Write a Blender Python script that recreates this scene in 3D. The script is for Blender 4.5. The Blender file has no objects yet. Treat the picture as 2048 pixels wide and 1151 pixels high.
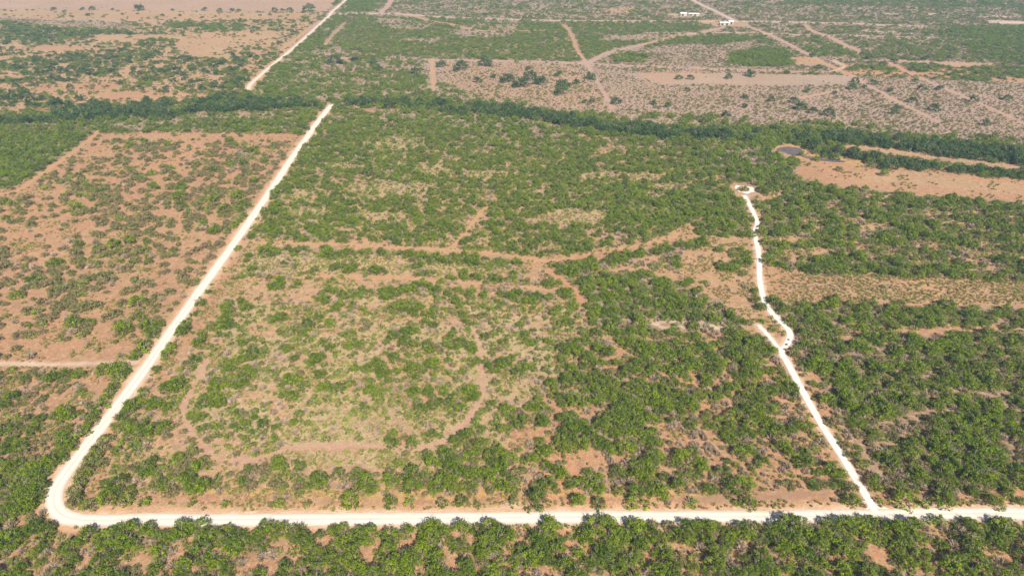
import bpy, math, random
import numpy as np
from mathutils import Vector, Matrix, Euler
random.seed(7); RNG = np.random.default_rng(11)
SC = bpy.context.scene; COL = SC.collection
# ------------------------------------------------------------------ camera
W, H = 2048.0, 1151.0            # photograph's pixels, used to look up where on the ground things stand
F = 1384.0; PITCH = math.radians(29.3); ALT = 120.0
cd = bpy.data.cameras.new('camera'); cam = bpy.data.objects.new('camera', cd); COL.objects.link(cam)
cam.location = (0, 0, ALT); cam.rotation_euler = (math.radians(90) - PITCH, 0, 0)
cd.sensor_width = 36.0; cd.lens = 36.0 * F / W; cd.clip_start = 1.0; cd.clip_end = 20000.0
SC.camera = cam
sp, cp = math.sin(PITCH), math.cos(PITCH)
def at(u, v):
    """photograph pixel -> point on the ground plane"""
    u = np.asarray(u, float); v = np.asarray(v, float)
    a = (u - W / 2) / F; b = -(v - H / 2) / F
    dy = cp + b * sp; dz = -sp + b * cp
    t = ALT / -dz
    return a * t, dy * t
def px(x, y, z=0.0):
    """ground point -> photograph pixel, and depth"""
    d = y * cp + (ALT - z) * sp; up = y * sp - (ALT - z) * cp
    d = np.maximum(d, 1.0)
    return W / 2 + F * x / d, H / 2 - F * up / d, d
# ------------------------------------------------------------------ light
SU, SV = 690.0, 860.0            # the point of the ground straight opposite the sun
sx, sy = at(SU, SV); ray = Vector((float(sx), float(sy), -ALT)).normalized()
elev = math.asin(-ray.z); az = math.atan2(-ray.x, -ray.y)       # azimuth of the sun, from +Y towards +X
sd = bpy.data.lights.new('sun', 'SUN'); sd.energy = 5.0; sd.angle = math.radians(0.5); sd.color = (1.0, 0.95, 0.88)
so = bpy.data.objects.new('sun', sd); COL.objects.link(so); so.rotation_euler = ray.to_track_quat('-Z', 'Y').to_euler()
so.location = (0, -50, 300)
world = bpy.data.worlds.new('World'); SC.world = world; world.use_nodes = True
nt = world.node_tree; bg = nt.nodes['Background']; sky = nt.nodes.new('ShaderNodeTexSky')
sky.sky_type = 'NISHITA'; sky.sun_disc = False; sky.sun_elevation = elev; sky.sun_rotation = az
nt.links.new(sky.outputs[0], bg.inputs[0]); bg.inputs[1].default_value = 0.05
SC.view_settings.view_transform = 'Standard'; SC.view_settings.look = 'None'; SC.view_settings.gamma = 1.0
SC.view_settings.exposure = 0.74
SC.cycles.volume_bounces = 0; SC.cycles.max_bounces = 4; SC.cycles.diffuse_bounces = 2; SC.cycles.transmission_bounces = 2
# ------------------------------------------------------------------ noise
def _h(ix, iy, seed):
    n = (ix.astype(np.int64) * 374761393 + iy.astype(np.int64) * 668265263 + seed * 982451653) & 0xffffffff
    n = ((n ^ (n >> 13)) * 1274126177) & 0xffffffff
    return ((n ^ (n >> 16)) & 0xffffff) / float(0xffffff)
def vn(x, y, s, seed):
    x = x / s; y = y / s; ix = np.floor(x); iy = np.floor(y); fx = x - ix; fy = y - iy
    fx = fx * fx * (3 - 2 * fx); fy = fy * fy * (3 - 2 * fy)
    a = _h(ix, iy, seed); b = _h(ix + 1, iy, seed); c = _h(ix, iy + 1, seed); d = _h(ix + 1, iy + 1, seed)
    return (a * (1 - fx) + b * fx) * (1 - fy) + (c * (1 - fx) + d * fx) * fy
def fbm(x, y, s, seed, o=3):
    r = 0; w = 1; t = 0
    for i in range(o):
        r = r + w * vn(x + 17.3 * i, y - 9.1 * i, s / 2 ** i, seed + i); t += w; w *= 0.6
    return r / t
_q = {}
def ufbm(x, y, s, seed, o=3):
    """fractal noise spread evenly over 0..1"""
    if o not in _q:
        g = RNG.uniform(-9000, 9000, (2, 40000)); _q[o] = np.sort(fbm(g[0], g[1], 10.0, 5, o))
    return np.interp(fbm(x, y, s, seed, o), _q[o], np.linspace(0, 1, len(_q[o])))
# ------------------------------------------------------------------ what grows where (outlines are map outlines looked up on the ground)
# soils
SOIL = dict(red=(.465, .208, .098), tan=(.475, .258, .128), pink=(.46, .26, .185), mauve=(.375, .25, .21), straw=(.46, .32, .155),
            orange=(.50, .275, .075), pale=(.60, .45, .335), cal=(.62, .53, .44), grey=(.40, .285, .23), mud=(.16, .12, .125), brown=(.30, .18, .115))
# species: 0 mesquite, 1 green bush, 2 olive bush, 3 bare brush, 4 river tree, 5 low plants, 6 pale bush
def mix(*a):
    r = np.zeros(7)
    for i in range(0, len(a), 2): r[a[i]] = a[i + 1]
    return r / r.sum()
GREEN = mix(0, 1, 1, .3, 3, .08); WOOD = mix(0, 1, 1, .25, 2, .2, 3, .25); SCRUB = mix(1, 1, 0, .5, 2, .25, 3, .35, 6, .4)
OLIVE = mix(2, 1, 1, .25, 3, .10, 0, .04); BARE = mix(3, 1, 2, .15); MAUVE = mix(3, 1, 2, .2, 1, .03); RIVER = mix(4, 1, 0, .1)
MIXED = mix(0, 1, 3, .7, 2, .35, 1, .3); FARG = mix(0, 1, 1, .2); LIGHT = mix(6, 1, 1, .6, 0, .25, 3, .3)
# zone: outline, cover, clump scale (m), clumpiness, size, species, soil, low plants
Z = []
def zone(poly, cover, cs, cl, size, sp_, soil, low=.15): Z.append((np.array(poly, float), cover, cs, cl, size, sp_, soil, low))
def ell(cx, cy, rx, ry, *a, **k):
    zone([(cx + rx * math.cos(t), cy + ry * math.sin(t)) for t in np.linspace(0, 2 * math.pi, 15)[:-1]], *a, **k)
zone([(-9e4, -200), (9e4, -200), (9e4, 3000), (-9e4, 3000)], .6, 14, .7, 1, WOOD, 'red')
# far distance
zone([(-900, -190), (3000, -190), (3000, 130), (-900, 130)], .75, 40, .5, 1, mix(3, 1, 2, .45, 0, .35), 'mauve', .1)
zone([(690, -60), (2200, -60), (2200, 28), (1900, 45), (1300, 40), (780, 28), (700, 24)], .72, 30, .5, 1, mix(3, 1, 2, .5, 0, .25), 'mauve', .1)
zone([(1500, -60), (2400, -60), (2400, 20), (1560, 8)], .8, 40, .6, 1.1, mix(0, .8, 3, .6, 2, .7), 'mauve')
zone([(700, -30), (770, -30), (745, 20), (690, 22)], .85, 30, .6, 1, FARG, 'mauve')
zone([(-300, -60), (700, -60), (655, 22), (450, 21), (0, 17), (-300, 16)], .012, 20, .2, .8, OLIVE, 'pink', .05)
zone([(-300, 17), (0, 18), (400, 22), (650, 25), (620, 36), (250, 42), (0, 36), (-300, 36)], .07, 14, .5, 1, mix(2, 1, 0, .6), 'orange2' if 0 else 'tan', .1)
zone([(-300, 36), (0, 36), (250, 42), (560, 38), (640, 32), (600, 80), (500, 178), (470, 190), (330, 205), (100, 215), (-300, 228)], .34, 7, .5, .9, mix(4, .55, 0, .7, 2, .5, 3, .25), 'tan', .2)
zone([(-300, 30), (0, 32), (120, 40), (260, 44), (330, 46), (240, 56), (100, 52), (-300, 45)], .6, 10, .4, .9, mix(3, 1, 2, .15), 'mauve', .1)
zone([(-300, 45), (0, 40), (150, 54), (250, 58), (270, 66), (170, 74), (80, 82), (-300, 88)], .66, 7, .55, .9, mix(4, .9, 0, .9, 2, .2), 'tan')
zone([(260, 45), (380, 44), (490, 48), (480, 62), (400, 58), (280, 55)], .45, 18, .6, 1.2, mix(0, 1, 3, .3), 'pink')
zone([(180, 68), (330, 66), (430, 84), (470, 120), (380, 108), (330, 84), (200, 84)], .1, 14, .5, 1, mix(2, 1, 0, .5), 'tan')
zone([(360, 66), (560, 60), (540, 90), (440, 92)], .1, 14, .5, 1, mix(2, 1, 0, .5), 'tan')
for e in [(140, 130, 110, 22, .66), (250, 110, 60, 14, .8), (310, 85, 40, 10, .7), (60, 128, 60, 16, .75), (70, 158, 60, 14, .6), (320, 150, 60, 14, .55), (430, 128, 60, 14, .6),
          (480, 148, 40, 14, .85), (430, 172, 80, 16, .8), (500, 120, 40, 9, .6), (100, 205, 50, 9, .8), (380, 120, 50, 8, .7), (20, 185, 40, 12, .7)]:
    ell(e[0], e[1], e[2], e[3], e[4] * .8, 7, .5, .92, mix(4, .9, 0, .8, 2, .4, 3, .1), 'tan')
for e in [(190, 172, 60, 9, .12), (260, 190, 80, 10, .15), (110, 96, 60, 6, .12), (90, 175, 40, 7, .15), (230, 205, 60, 6, .2)]: ell(*e, 14, .6, 1, OLIVE, 'red')
# roadside and river belt, mid distance
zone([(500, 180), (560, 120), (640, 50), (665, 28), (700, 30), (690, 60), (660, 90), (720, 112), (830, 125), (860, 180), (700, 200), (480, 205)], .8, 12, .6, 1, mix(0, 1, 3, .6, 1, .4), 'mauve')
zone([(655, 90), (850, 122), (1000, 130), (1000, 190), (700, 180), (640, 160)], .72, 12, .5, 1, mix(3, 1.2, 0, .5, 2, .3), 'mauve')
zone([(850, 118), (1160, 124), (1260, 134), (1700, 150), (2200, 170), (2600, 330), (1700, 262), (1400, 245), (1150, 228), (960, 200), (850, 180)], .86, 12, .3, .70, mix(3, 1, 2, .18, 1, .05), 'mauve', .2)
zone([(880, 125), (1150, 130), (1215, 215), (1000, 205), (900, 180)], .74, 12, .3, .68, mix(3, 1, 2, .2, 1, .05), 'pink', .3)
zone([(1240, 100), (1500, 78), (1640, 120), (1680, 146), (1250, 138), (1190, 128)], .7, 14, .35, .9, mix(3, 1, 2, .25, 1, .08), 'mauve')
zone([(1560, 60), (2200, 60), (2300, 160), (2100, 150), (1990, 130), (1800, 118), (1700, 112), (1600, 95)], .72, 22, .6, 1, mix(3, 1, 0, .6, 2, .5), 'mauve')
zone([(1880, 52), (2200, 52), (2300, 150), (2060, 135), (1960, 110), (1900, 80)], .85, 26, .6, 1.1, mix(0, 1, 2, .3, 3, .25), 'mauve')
zone([(1590, 78), (1680, 84), (1720, 108), (1640, 112), (1600, 98)], .75, 12, .5, 1, mix(0, 1, 3, .5), 'mauve')
zone([(690, 27), (760, 30), (1000, 40), (1130, 42), (1140, 70), (1160, 120), (1000, 118), (760, 108), (690, 92), (650, 86), (672, 50)], .88, 12, .5, .95, mix(0, 1, 1, .3, 2, .3, 3, .25), 'brown')
zone([(1128, 42), (1300, 44), (1425, 43), (1440, 52), (1400, 60), (1300, 84), (1210, 102), (1165, 116), (1140, 70)], .84, 12, .5, .95, mix(0, 1, 1, .3, 2, .3, 3, .25), 'brown')
for pl in [[(755, 34), (830, 38), (860, 52), (850, 58), (790, 56), (750, 46)], [(900, 58), (990, 62), (1030, 64), (980, 74), (900, 68)], [(980, 38), (1040, 40), (1035, 58), (990, 60), (930, 52)],
           [(820, 72), (880, 74), (870, 84), (810, 80)], [(1210, 68), (1380, 66), (1340, 78), (1200, 80)], [(1230, 92), (1290, 92), (1250, 106), (1200, 112)]]:
    zone(pl, .6, 10, .4, .9, mix(3, 1, 0, .25), 'mauve')
zone([(1320, 74), (1500, 67), (1545, 70), (1500, 80), (1400, 90), (1310, 98), (1290, 92)], .93, 12, .6, 1, FARG, 'brown')
zone([(1462, 104), (1520, 94), (1570, 98), (1582, 112), (1590, 128), (1510, 132), (1462, 124)], .9, 12, .6, 1.1, FARG, 'mauve')
zone([(1310, 88), (1400, 84), (1460, 100), (1450, 120), (1300, 120), (1260, 106)], .7, 10, .4, .85, mix(3, 1, 2, .3), 'mauve')
zone([(1214, 108), (1270, 100), (1300, 108), (1290, 122), (1230, 122)], .8, 10, .5, 1, FARG, 'mauve')
zone([(1255, 144), (1400, 143), (1600, 147), (1690, 150), (1712, 164), (1600, 168), (1320, 166)], .006, 10, .2, .6, OLIVE, 'mauve2' if 0 else 'grey', .03)
zone([(1250, 144), (1420, 144), (1400, 158), (1320, 164)], .006, 10, .2, .6, OLIVE, 'pink', .03)
zone([(1700, 114), (1790, 117), (1985, 124), (1980, 130), (1930, 132), (1840, 124), (1730, 121)], .02, 10, .2, .6, OLIVE, 'pink', .03)
zone([(1575, 110), (1620, 112), (1660, 128), (1590, 128)], .02, 10, .2, .6, OLIVE, 'tan', .05)
zone([(1955, 38), (2100, 42), (2100, 50), (1990, 46)], .02, 10, .2, .6, OLIVE, 'pale', .03)
zone([(1390, 42), (1500, 42), (1490, 52), (1430, 52)], .06, 10, .2, .8, OLIVE, 'tan', .03)
zone([(1330, 26), (1400, 26), (1400, 32), (1335, 33)], .05, 10, .2, .8, OLIVE, 'tan', .03)
zone([(1215, 14), (1270, 16), (1260, 26), (1210, 24)], .3, 10, .2, .8, OLIVE, 'tan', .03)
for e in [(1740, 60, 20, 3), (1775, 63, 30, 3), (1810, 67, 22, 2.2), (1790, 27, 26, 2), (1860, 28, 22, 2), (1990, 32, 30, 3), (1720, 16, 20, 1.6), (1345, 30, 10, 2.5), (1388, 30, 14, 1.8)]:
    ell(*e, .5, 5, .3, .8, BARE, 'pale')
# greener fringe above the river belt
zone([(860, 180), (960, 190), (1150, 225), (1300, 225), (1500, 232), (1700, 245), (1900, 265), (2300, 285), (2300, 330), (1700, 290), (1300, 262), (1100, 240), (900, 222), (700, 215), (560, 205), (620, 180)], .7, 12, .5, .95, mix(3, 1, 0, .7, 1, .4), 'mauve', .2)
zone([(700, 150), (880, 160), (960, 195), (900, 215), (700, 205), (600, 190)], .85, 12, .5, .95, mix(0, 1, 3, .8, 1, .3), 'mauve', .2)
# dark river trees
zone([(-400, 232), (0, 238), (60, 228), (130, 222), (200, 205), (250, 216), (330, 205), (345, 226), (480, 232), (560, 222), (640, 216), (560, 240), (640, 262), (300, 262), (200, 262), (60, 255), (0, 268), (-400, 275)], .92, 12, .4, 1, mix(0, 1, 3, .5, 1, .3, 2, .3), 'mauve')
zone([(-400, 225), (0, 233), (100, 222), (180, 212), (200, 200), (225, 210), (330, 200), (340, 215), (420, 200), (500, 192), (600, 196), (660, 202), (650, 210), (560, 216), (460, 222), (380, 222), (340, 238), (260, 232), (180, 238), (60, 246), (-400, 262)], .97, 10, .4, 1, RIVER, 'brown')
zone([(690, 190), (760, 194), (900, 198), (1000, 206), (1060, 216), (1180, 232), (1200, 262), (1080, 248), (1000, 238), (900, 226), (760, 216), (690, 208)], .93, 14, .6, 1, mix(4, .6, 0, 1, 3, .3), 'brown')
zone([(940, 205), (1080, 222), (1160, 232), (1300, 246), (1500, 256), (1560, 250), (1700, 262), (1800, 270), (2048, 292), (2500, 320), (2500, 352), (2048, 326), (1860, 308), (1740, 290), (1680, 285), (1600, 285), (1500, 285), (1400, 278), (1280, 270), (1180, 260), (1080, 246), (960, 224)], .96, 12, .4, 1, mix(4, 1, 0, .25), 'brown')
zone([(1430, 262), (1600, 258), (1680, 272), (1650, 288), (1560, 292), (1440, 290)], .96, 12, .4, 1, mix(0, 1, 4, .4), 'brown')
for e in [(440, 232, 70, 6), (560, 230, 50, 7), (350, 240, 40, 5), (600, 222, 30, 5), (250, 250, 60, 5), (620, 150, 30, 10), (720, 160, 40, 8), (780, 232, 60, 6), (880, 232, 50, 5), (1080, 262, 70, 6), (1200, 275, 50, 6), (1330, 285, 50, 6), (700, 130, 40, 8), (1480, 300, 40, 8), (1520, 330, 24, 12)]: ell(*e, .9, 8, .4, .95, mix(3, 1, 0, .3, 2, .15), 'mauve', .3)
# land south of the river belt, right
zone([(1180, 262), (1400, 280), (1560, 292), (1590, 322), (1640, 365), (1760, 382), (2048, 402), (2500, 430), (2500, 620), (1500, 520), (1400, 380), (1200, 300)], .9, 14, .6, 1, WOOD, 'brown')
zone([(1440, 295), (1560, 300), (1590, 330), (1580, 350), (1500, 340), (1420, 320)], .94, 12, .5, 1, mix(3, .8, 0, 1), 'mauve')
zone([(1600, 292), (1690, 295), (1850, 312), (2048, 335), (2500, 365), (2500, 385), (2048, 357), (1860, 345), (1750, 335), (1700, 322), (1600, 305)], .95, 10, .4, 1, mix(4, 1, 0, .5, 3, .15), 'brown')
zone([(1860, 308), (2048, 322), (2500, 350), (2500, 362), (2048, 334), (1850, 318)], .9, 10, .4, .9, mix(0, 1, 3, .4, 4, .2), 'brown')
zone([(1680, 286), (1745, 292), (1860, 310), (2048, 332), (2400, 352), (2400, 358), (2048, 338), (1850, 316), (1740, 299), (1690, 293)], .03, 8, .2, .8, OLIVE, 'tan', .1)
zone([(1590, 322), (1640, 318), (1700, 328), (1760, 332), (1850, 338), (2048, 355), (2500, 385), (2500, 436), (2048, 403), (1900, 396), (1800, 386), (1720, 376), (1650, 370), (1600, 352), (1584, 340)], .012, 8, .2, .7, OLIVE, 'red', .35)
zone([(1700, 345), (1850, 345), (2048, 372), (2048, 390), (1850, 372), (1740, 362)], .012, 8, .2, .7, OLIVE, 'tan', .3)
zone([(1550, 292), (1575, 286), (1605, 294), (1612, 304), (1650, 312), (1700, 316), (1745, 322), (1730, 332), (1680, 326), (1620, 318), (1560, 308)], .0, 8, .2, .8, OLIVE, 'orange', .2)
# central parcel
C0 = [(650, 228), (1100, 246), (1300, 290), (1480, 372), (1500, 460), (1518, 520), (1516, 610), (1560, 700), (1740, 1012), (150, 1012), (190, 920), (300, 790), (480, 490), (580, 350)]
zone(C0, .62, 9, .6, .95, SCRUB, 'tan', .4)
zone([(650, 232), (1100, 252), (1300, 292), (1480, 368), (1505, 470), (1330, 472), (1120, 520), (1000, 512), (900, 492), (490, 486), (590, 345)], .90, 10, .6, .84, GREEN, 'tan', .4)
zone([(700, 220), (1000, 232), (1180, 262), (1100, 270), (900, 250), (660, 240)], .9, 10, .6, .9, mix(0, 1, 3, .9), 'mauve', .4)
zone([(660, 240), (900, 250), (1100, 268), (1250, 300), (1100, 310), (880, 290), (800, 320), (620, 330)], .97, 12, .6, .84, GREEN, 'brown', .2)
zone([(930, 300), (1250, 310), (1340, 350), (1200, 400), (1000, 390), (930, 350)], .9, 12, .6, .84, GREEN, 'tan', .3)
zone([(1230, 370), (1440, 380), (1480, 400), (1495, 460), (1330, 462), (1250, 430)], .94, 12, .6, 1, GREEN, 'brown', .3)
for e in [(790, 285, 60, 14, .7), (870, 338, 34, 9, .3), (965, 345, 50, 8, .45), (1290, 352, 40, 9, .4), (1330, 372, 30, 6, .4), (1205, 300, 18, 4, .05), (1140, 302, 14, 3, .2), (690, 330, 30, 8, .6), (1190, 348, 40, 6, .45),
          (780, 375, 90, 18, .55), (600, 390, 40, 12, .6), (760, 430, 60, 10, .6), (1148, 432, 75, 19, .28), (1005, 455, 14, 5, .2), (1075, 460, 16, 5, .2), (620, 420, 40, 8, .6), (1100, 250, 12, 4, .2), (1290, 345, 14, 3, .1), (895, 326, 8, 4, .1)]:
    ell(*e, 5, .5, .8, LIGHT if e[4] > .25 else BARE, 'straw' if e[2] > 20 else 'tan', .6)
zone([(1320, 470), (1350, 455), (1396, 444), (1396, 470), (1460, 472), (1509, 478), (1516, 560), (1514, 622), (1500, 640), (1470, 612), (1392, 574), (1330, 548), (1200, 525), (1300, 505), (1350, 490)], .05, 8, .3, .8, mix(3, 1, 1, .5), 'tan', .6)
zone([(1190, 522), (1340, 495), (1380, 500), (1350, 530), (1260, 532)], .4, 8, .5, .9, mix(3, 1, 1, .5), 'tan')
zone([(485, 484), (560, 480), (700, 488), (880, 496), (1000, 505), (1000, 514), (880, 503), (700, 496), (540, 490)], .1, 6, .4, .8, mix(3, 1, 1, .3), 'tan', .4)
zone([(992, 503), (1080, 508), (1098, 522), (1050, 524), (995, 514)], .25, 6, .4, .9, BARE, 'tan')
zone([(1088, 524), (1130, 514), (1300, 488), (1350, 474), (1350, 482), (1220, 512), (1120, 526)], .12, 6, .4, .8, BARE, 'red')
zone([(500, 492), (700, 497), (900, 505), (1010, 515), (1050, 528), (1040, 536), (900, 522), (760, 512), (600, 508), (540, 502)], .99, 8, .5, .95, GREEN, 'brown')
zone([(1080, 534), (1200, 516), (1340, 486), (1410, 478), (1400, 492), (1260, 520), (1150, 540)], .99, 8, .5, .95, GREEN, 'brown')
zone([(480, 508), (560, 508), (760, 514), (900, 524), (1060, 540), (1050, 552), (900, 548), (700, 545), (560, 552), (500, 560)], .34, 6, .5, .85, SCRUB, 'straw', .8)
zone([(470, 560), (560, 552), (700, 546), (820, 552), (900, 556), (1110, 568), (1130, 580), (1010, 580), (900, 574), (740, 572), (620, 578), (500, 590), (440, 600)], .13, 6, .5, .8, mix(3, 1, 1, .4), 'tan', .6)
zone([(950, 560), (1060, 566), (1130, 574), (1100, 580), (1000, 578)], .7, 6, .5, .8, BARE, 'tan', .6)
zone([(840, 545), (960, 545), (1060, 552), (1135, 566), (1120, 572), (1000, 562), (880, 556)], .9, 8, .5, .95, GREEN, 'tan')
zone([(640, 584), (720, 580), (830, 564), (850, 575), (840, 588), (730, 592), (650, 604)], .85, 8, .5, .95, GREEN, 'tan')
zone([(1000, 580), (1140, 578), (1150, 592), (1060, 602), (1005, 596)], .95, 8, .5, .95, GREEN, 'brown')
zone([(1150, 545), (1300, 552), (1360, 560), (1460, 610), (1475, 640), (1440, 660), (1300, 668), (1210, 660), (1160, 600)], .95, 12, .5, 1, GREEN, 'brown')
for e in [(705, 536, 24, 8), (763, 539, 28, 6), (620, 545, 30, 8), (560, 570, 30, 7), (860, 572, 34, 8), (540, 545, 18, 6)]: ell(*e, .88, 8, .5, .95, GREEN, 'tan')
for e in [(1461, 500, 28, 8), (1488, 503, 14, 8), (1411, 509, 10, 8), (1450, 532, 22, 9), (1485, 526, 14, 8), (1487, 547, 10, 5), (1355, 522, 9, 7), (1473, 578, 8, 4), (1400, 560, 20, 6)]: ell(*e, .9, 8, .5, .95, GREEN, 'tan')
zone([(440, 600), (640, 606), (1000, 604), (1150, 612), (1200, 680), (1180, 760), (1060, 800), (1000, 900), (560, 905), (480, 880), (370, 850), (400, 720)], .90, 7, .40, .88, mix(1, 1.5, 0, .55, 2, .12, 3, .2, 6, .35), 'straw', .4)
zone([(560, 610), (700, 600), (860, 610), (860, 640), (700, 660), (560, 680)], .5, 8, .6, .9, mix(3, .5, 1, 1, 6, .6), 'tan', .7)
for e in [(690, 640, 50, 10, .5), (740, 602, 60, 8, .2), (900, 640, 30, 10, .25), (650, 790, 90, 30, .45), (700, 850, 100, 26, .3), (600, 860, 60, 22, .3), (820, 850, 70, 18, .25), (720, 720, 60, 12, .35), (560, 720, 60, 18, .3), (520, 660, 34, 16, .2), (430, 700, 22, 40, .14),
          (400, 780, 20, 30, .1), (1040, 700, 50, 16, .35), (1020, 780, 50, 24, .2), (1100, 760, 60, 16, .3), (1130, 665, 40, 8, .3), (860, 605, 30, 5, .2), (1080, 650, 30, 6, .3), (560, 810, 30, 26, .25), (500, 790, 24, 16, .3)]:
    ell(e[0], e[1], e[2], e[3], e[4] + .26, 5, .45, .8, mix(6, 1, 1, 1, 3, .6), 'straw' if e[2] > 45 else 'tan', .5)
for e in [(480, 760, 38, 13, .85), (440, 800, 30, 12, .85), (470, 740, 34, 10, .8), (610, 760, 50, 16, .75), (620, 720, 40, 10, .75), (720, 770, 50, 16, .75), (790, 730, 50, 22, .8), (830, 790, 50, 28, .8), (790, 690, 50, 14, .75), (900, 670, 40, 8, .7), (870, 730, 30, 18, .7), (560, 780, 30, 10, .7),
          (960, 600, 60, 8, .8), (820, 620, 50, 10, .8), (680, 612, 30, 8, .5), (930, 622, 20, 9, .9), (1050, 620, 60, 12, .7), (1000, 730, 40, 22, .6), (1140, 640, 40, 9, .8), (1160, 720, 60, 30, .8), (580, 660, 34, 14, .75), (640, 640, 40, 8, .6), (430, 640, 24, 10, .85), (400, 680, 14, 14, .8)]:
    ell(*e, 6, .55, .95, mix(1, .8, 0, 1, 3, .1, 6, .3), 'tan', .6)
# south-east woodland of the parcel
zone([(1180, 690), (1300, 668), (1460, 655), (1520, 665), (1570, 715), (1740, 1000), (1150, 990), (1060, 900), (1090, 790)], .78, 10, .6, .94, WOOD, 'red', .3)
zone([(1110, 800), (1200, 740), (1320, 760), (1330, 830), (1250, 900), (1130, 880)], .93, 12, .6, 1, GREEN, 'brown', .3)
zone([(1200, 690), (1500, 670), (1540, 740), (1350, 760), (1230, 740)], .86, 12, .6, 1, WOOD, 'red', .3)
zone([(1130, 900), (1250, 900), (1300, 960), (1250, 985), (1110, 985), (1050, 940)], .5, 8, .6, .95, mix(0, 1, 3, 1), 'red', .4)
zone([(1330, 830), (1480, 850), (1500, 900), (1380, 930), (1300, 900)], .55, 8, .6, .95, mix(0, 1, 3, 1), 'red', .4)
for e in [(1370, 640, 90, 6, .1), (1440, 652, 40, 9, .1), (1300, 645, 30, 4, .2), (1345, 612, 20, 7, .25), (1465, 645, 22, 11, .02), (1400, 625, 20, 4, .2)]: ell(e[0], e[1], e[2], e[3] * .7, .3, 5, .3, .8, mix(3, 1, 1, 1), 'pale', .6)
for e in [(1150, 815, 70, 12, .3), (1060, 870, 40, 26, .25), (1080, 950, 24, 20, .4), (1230, 700, 24, 6, .15), (1360, 870, 30, 14, .15), (1450, 800, 22, 12, .2), (1560, 930, 22, 30, .3), (1640, 930, 26, 12, .12), (1500, 960, 40, 12, .3), (1400, 960, 30, 9, .3)]:
    ell(*e, 6, .4, .85, mix(3, 1, 1, .3), 'red', .5)
# south and south-west of the parcel
zone([(230, 870), (370, 830), (400, 900), (470, 930), (1000, 930), (1060, 985), (560, 985), (220, 990)], .6, 9, .6, 1, mix(0, 1, 2, .6, 3, .5, 1, .4), 'tan', .5)
zone([(560, 900), (900, 905), (900, 935), (600, 930)], .45, 8, .6, .85, LIGHT, 'straw', .8)
for e in [(380, 905, 34, 20, .98), (300, 850, 44, 18, .85), (570, 930, 40, 18, .92), (610, 960, 44, 18, .85), (490, 950, 50, 16, .85), (310, 940, 36, 26, .85), (410, 960, 40, 18, .75), (940, 875, 40, 18, .97), (990, 925, 40, 18, .97), (920, 920, 40, 14, .9), (790, 955, 90, 16, .7), (670, 960, 30, 14, .85),
          (800, 878, 34, 14, .85), (880, 955, 34, 18, .9), (1010, 965, 26, 14, .9), (700, 945, 50, 10, .6), (330, 800, 22, 16, .8), (350, 770, 20, 12, .8), (1080, 850, 14, 12, .9), (1030, 850, 26, 10, .8), (940, 830, 16, 8, .5)]:
    ell(*e, 7, .5, 1, mix(0, 1, 2, .35, 1, .5), 'tan', .3)
for e in [(640, 985, 30, 14, .05), (460, 985, 60, 8, .1), (350, 990, 60, 8, .12), (720, 975, 30, 6, .1), (650, 900, 80, 6, .1)]: ell(*e, 6, .4, .8, BARE, 'tan', .4)
zone([(160, 984), (230, 980), (560, 985), (1000, 988), (1400, 990), (1725, 998), (1730, 1018), (140, 1022)], .05, 6, .3, .8, mix(3, 1, 2, .3), 'red', .4)
zone([(420, 972), (700, 976), (1000, 980), (1400, 984), (1400, 996), (1000, 994), (560, 992), (420, 988)], .12, 6, .3, .7, BARE, 'orange', .5)
zone([(150, 1010), (1735, 1010), (1735, 1014), (150, 1015)], .5, 3, .2, .45, mix(2, 1, 3, .6), 'tan', .9)
zone([(140, 1015), (1745, 1013), (1760, 1025), (140, 1026)], .0, 6, .3, .6, BARE, 'tan', .25)
zone([(600, 1016), (1735, 1014), (1740, 1032), (600, 1032)], 0, 6, .3, .6, BARE, 'pale', .1)
zone([(262, 815), (240, 870), (212, 928), (205, 983), (161, 999), (164, 976), (222, 884), (246, 842), (310, 745), (400, 610), (470, 510), (520, 480), (490, 520), (440, 600), (380, 690), (330, 760)], .03, 6, .3, .7, mix(3, 1, 2, .5), 'orange2' if 0 else 'red', .45)
zone([(200, 864), (230, 882), (176, 976), (176, 1010), (120, 1012), (130, 965), (158, 921)], .99, 6, .3, 1.05, mix(2, 1, 0, .5), 'brown', .3)
zone([(180, 1000), (225, 995), (240, 1010), (185, 1012)], .95, 6, .3, .9, mix(1, 1, 2, .6), 'brown', .3)
# west of the long road
zone([(195, 262), (600, 268), (612, 290), (540, 380), (290, 700), (250, 726), (-400, 730), (-400, 395), (0, 385), (60, 357), (150, 300)], .30, 7, .36, 1.28, OLIVE, 'red', .3)
zone([(-400, 268), (0, 270), (60, 262), (125, 262), (180, 274), (160, 300), (70, 348), (30, 368), (-400, 385)], .97, 12, .5, 1, GREEN, 'brown', .2)
zone([(55, 261), (125, 262), (100, 266), (60, 268)], .05, 12, .5, 1, GREEN, 'tan', .2)
for e in [(320, 290, 34, 9, .8), (480, 300, 60, 14, .4), (430, 335, 70, 24, .42), (520, 330, 30, 30, .35), (250, 345, 50, 14, .45), (180, 375, 60, 14, .5), (350, 390, 60, 20, .45), (440, 400, 70, 24, .5), (250, 440, 60, 14, .4), (270, 500, 60, 26, .55), (170, 560, 60, 20, .6), (60, 560, 50, 14, .6), (110, 640, 80, 14, .4), (90, 530, 40, 14, .5), (200, 520, 50, 20, .5), (430, 440, 30, 30, .45), (230, 610, 50, 10, .3)]:
    ell(e[0], e[1], e[2], e[3], e[4] * .92, 7, .4, 1.25, mix(2, 1, 1, .3, 3, .12, 0, .12), 'red', .4)
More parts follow.
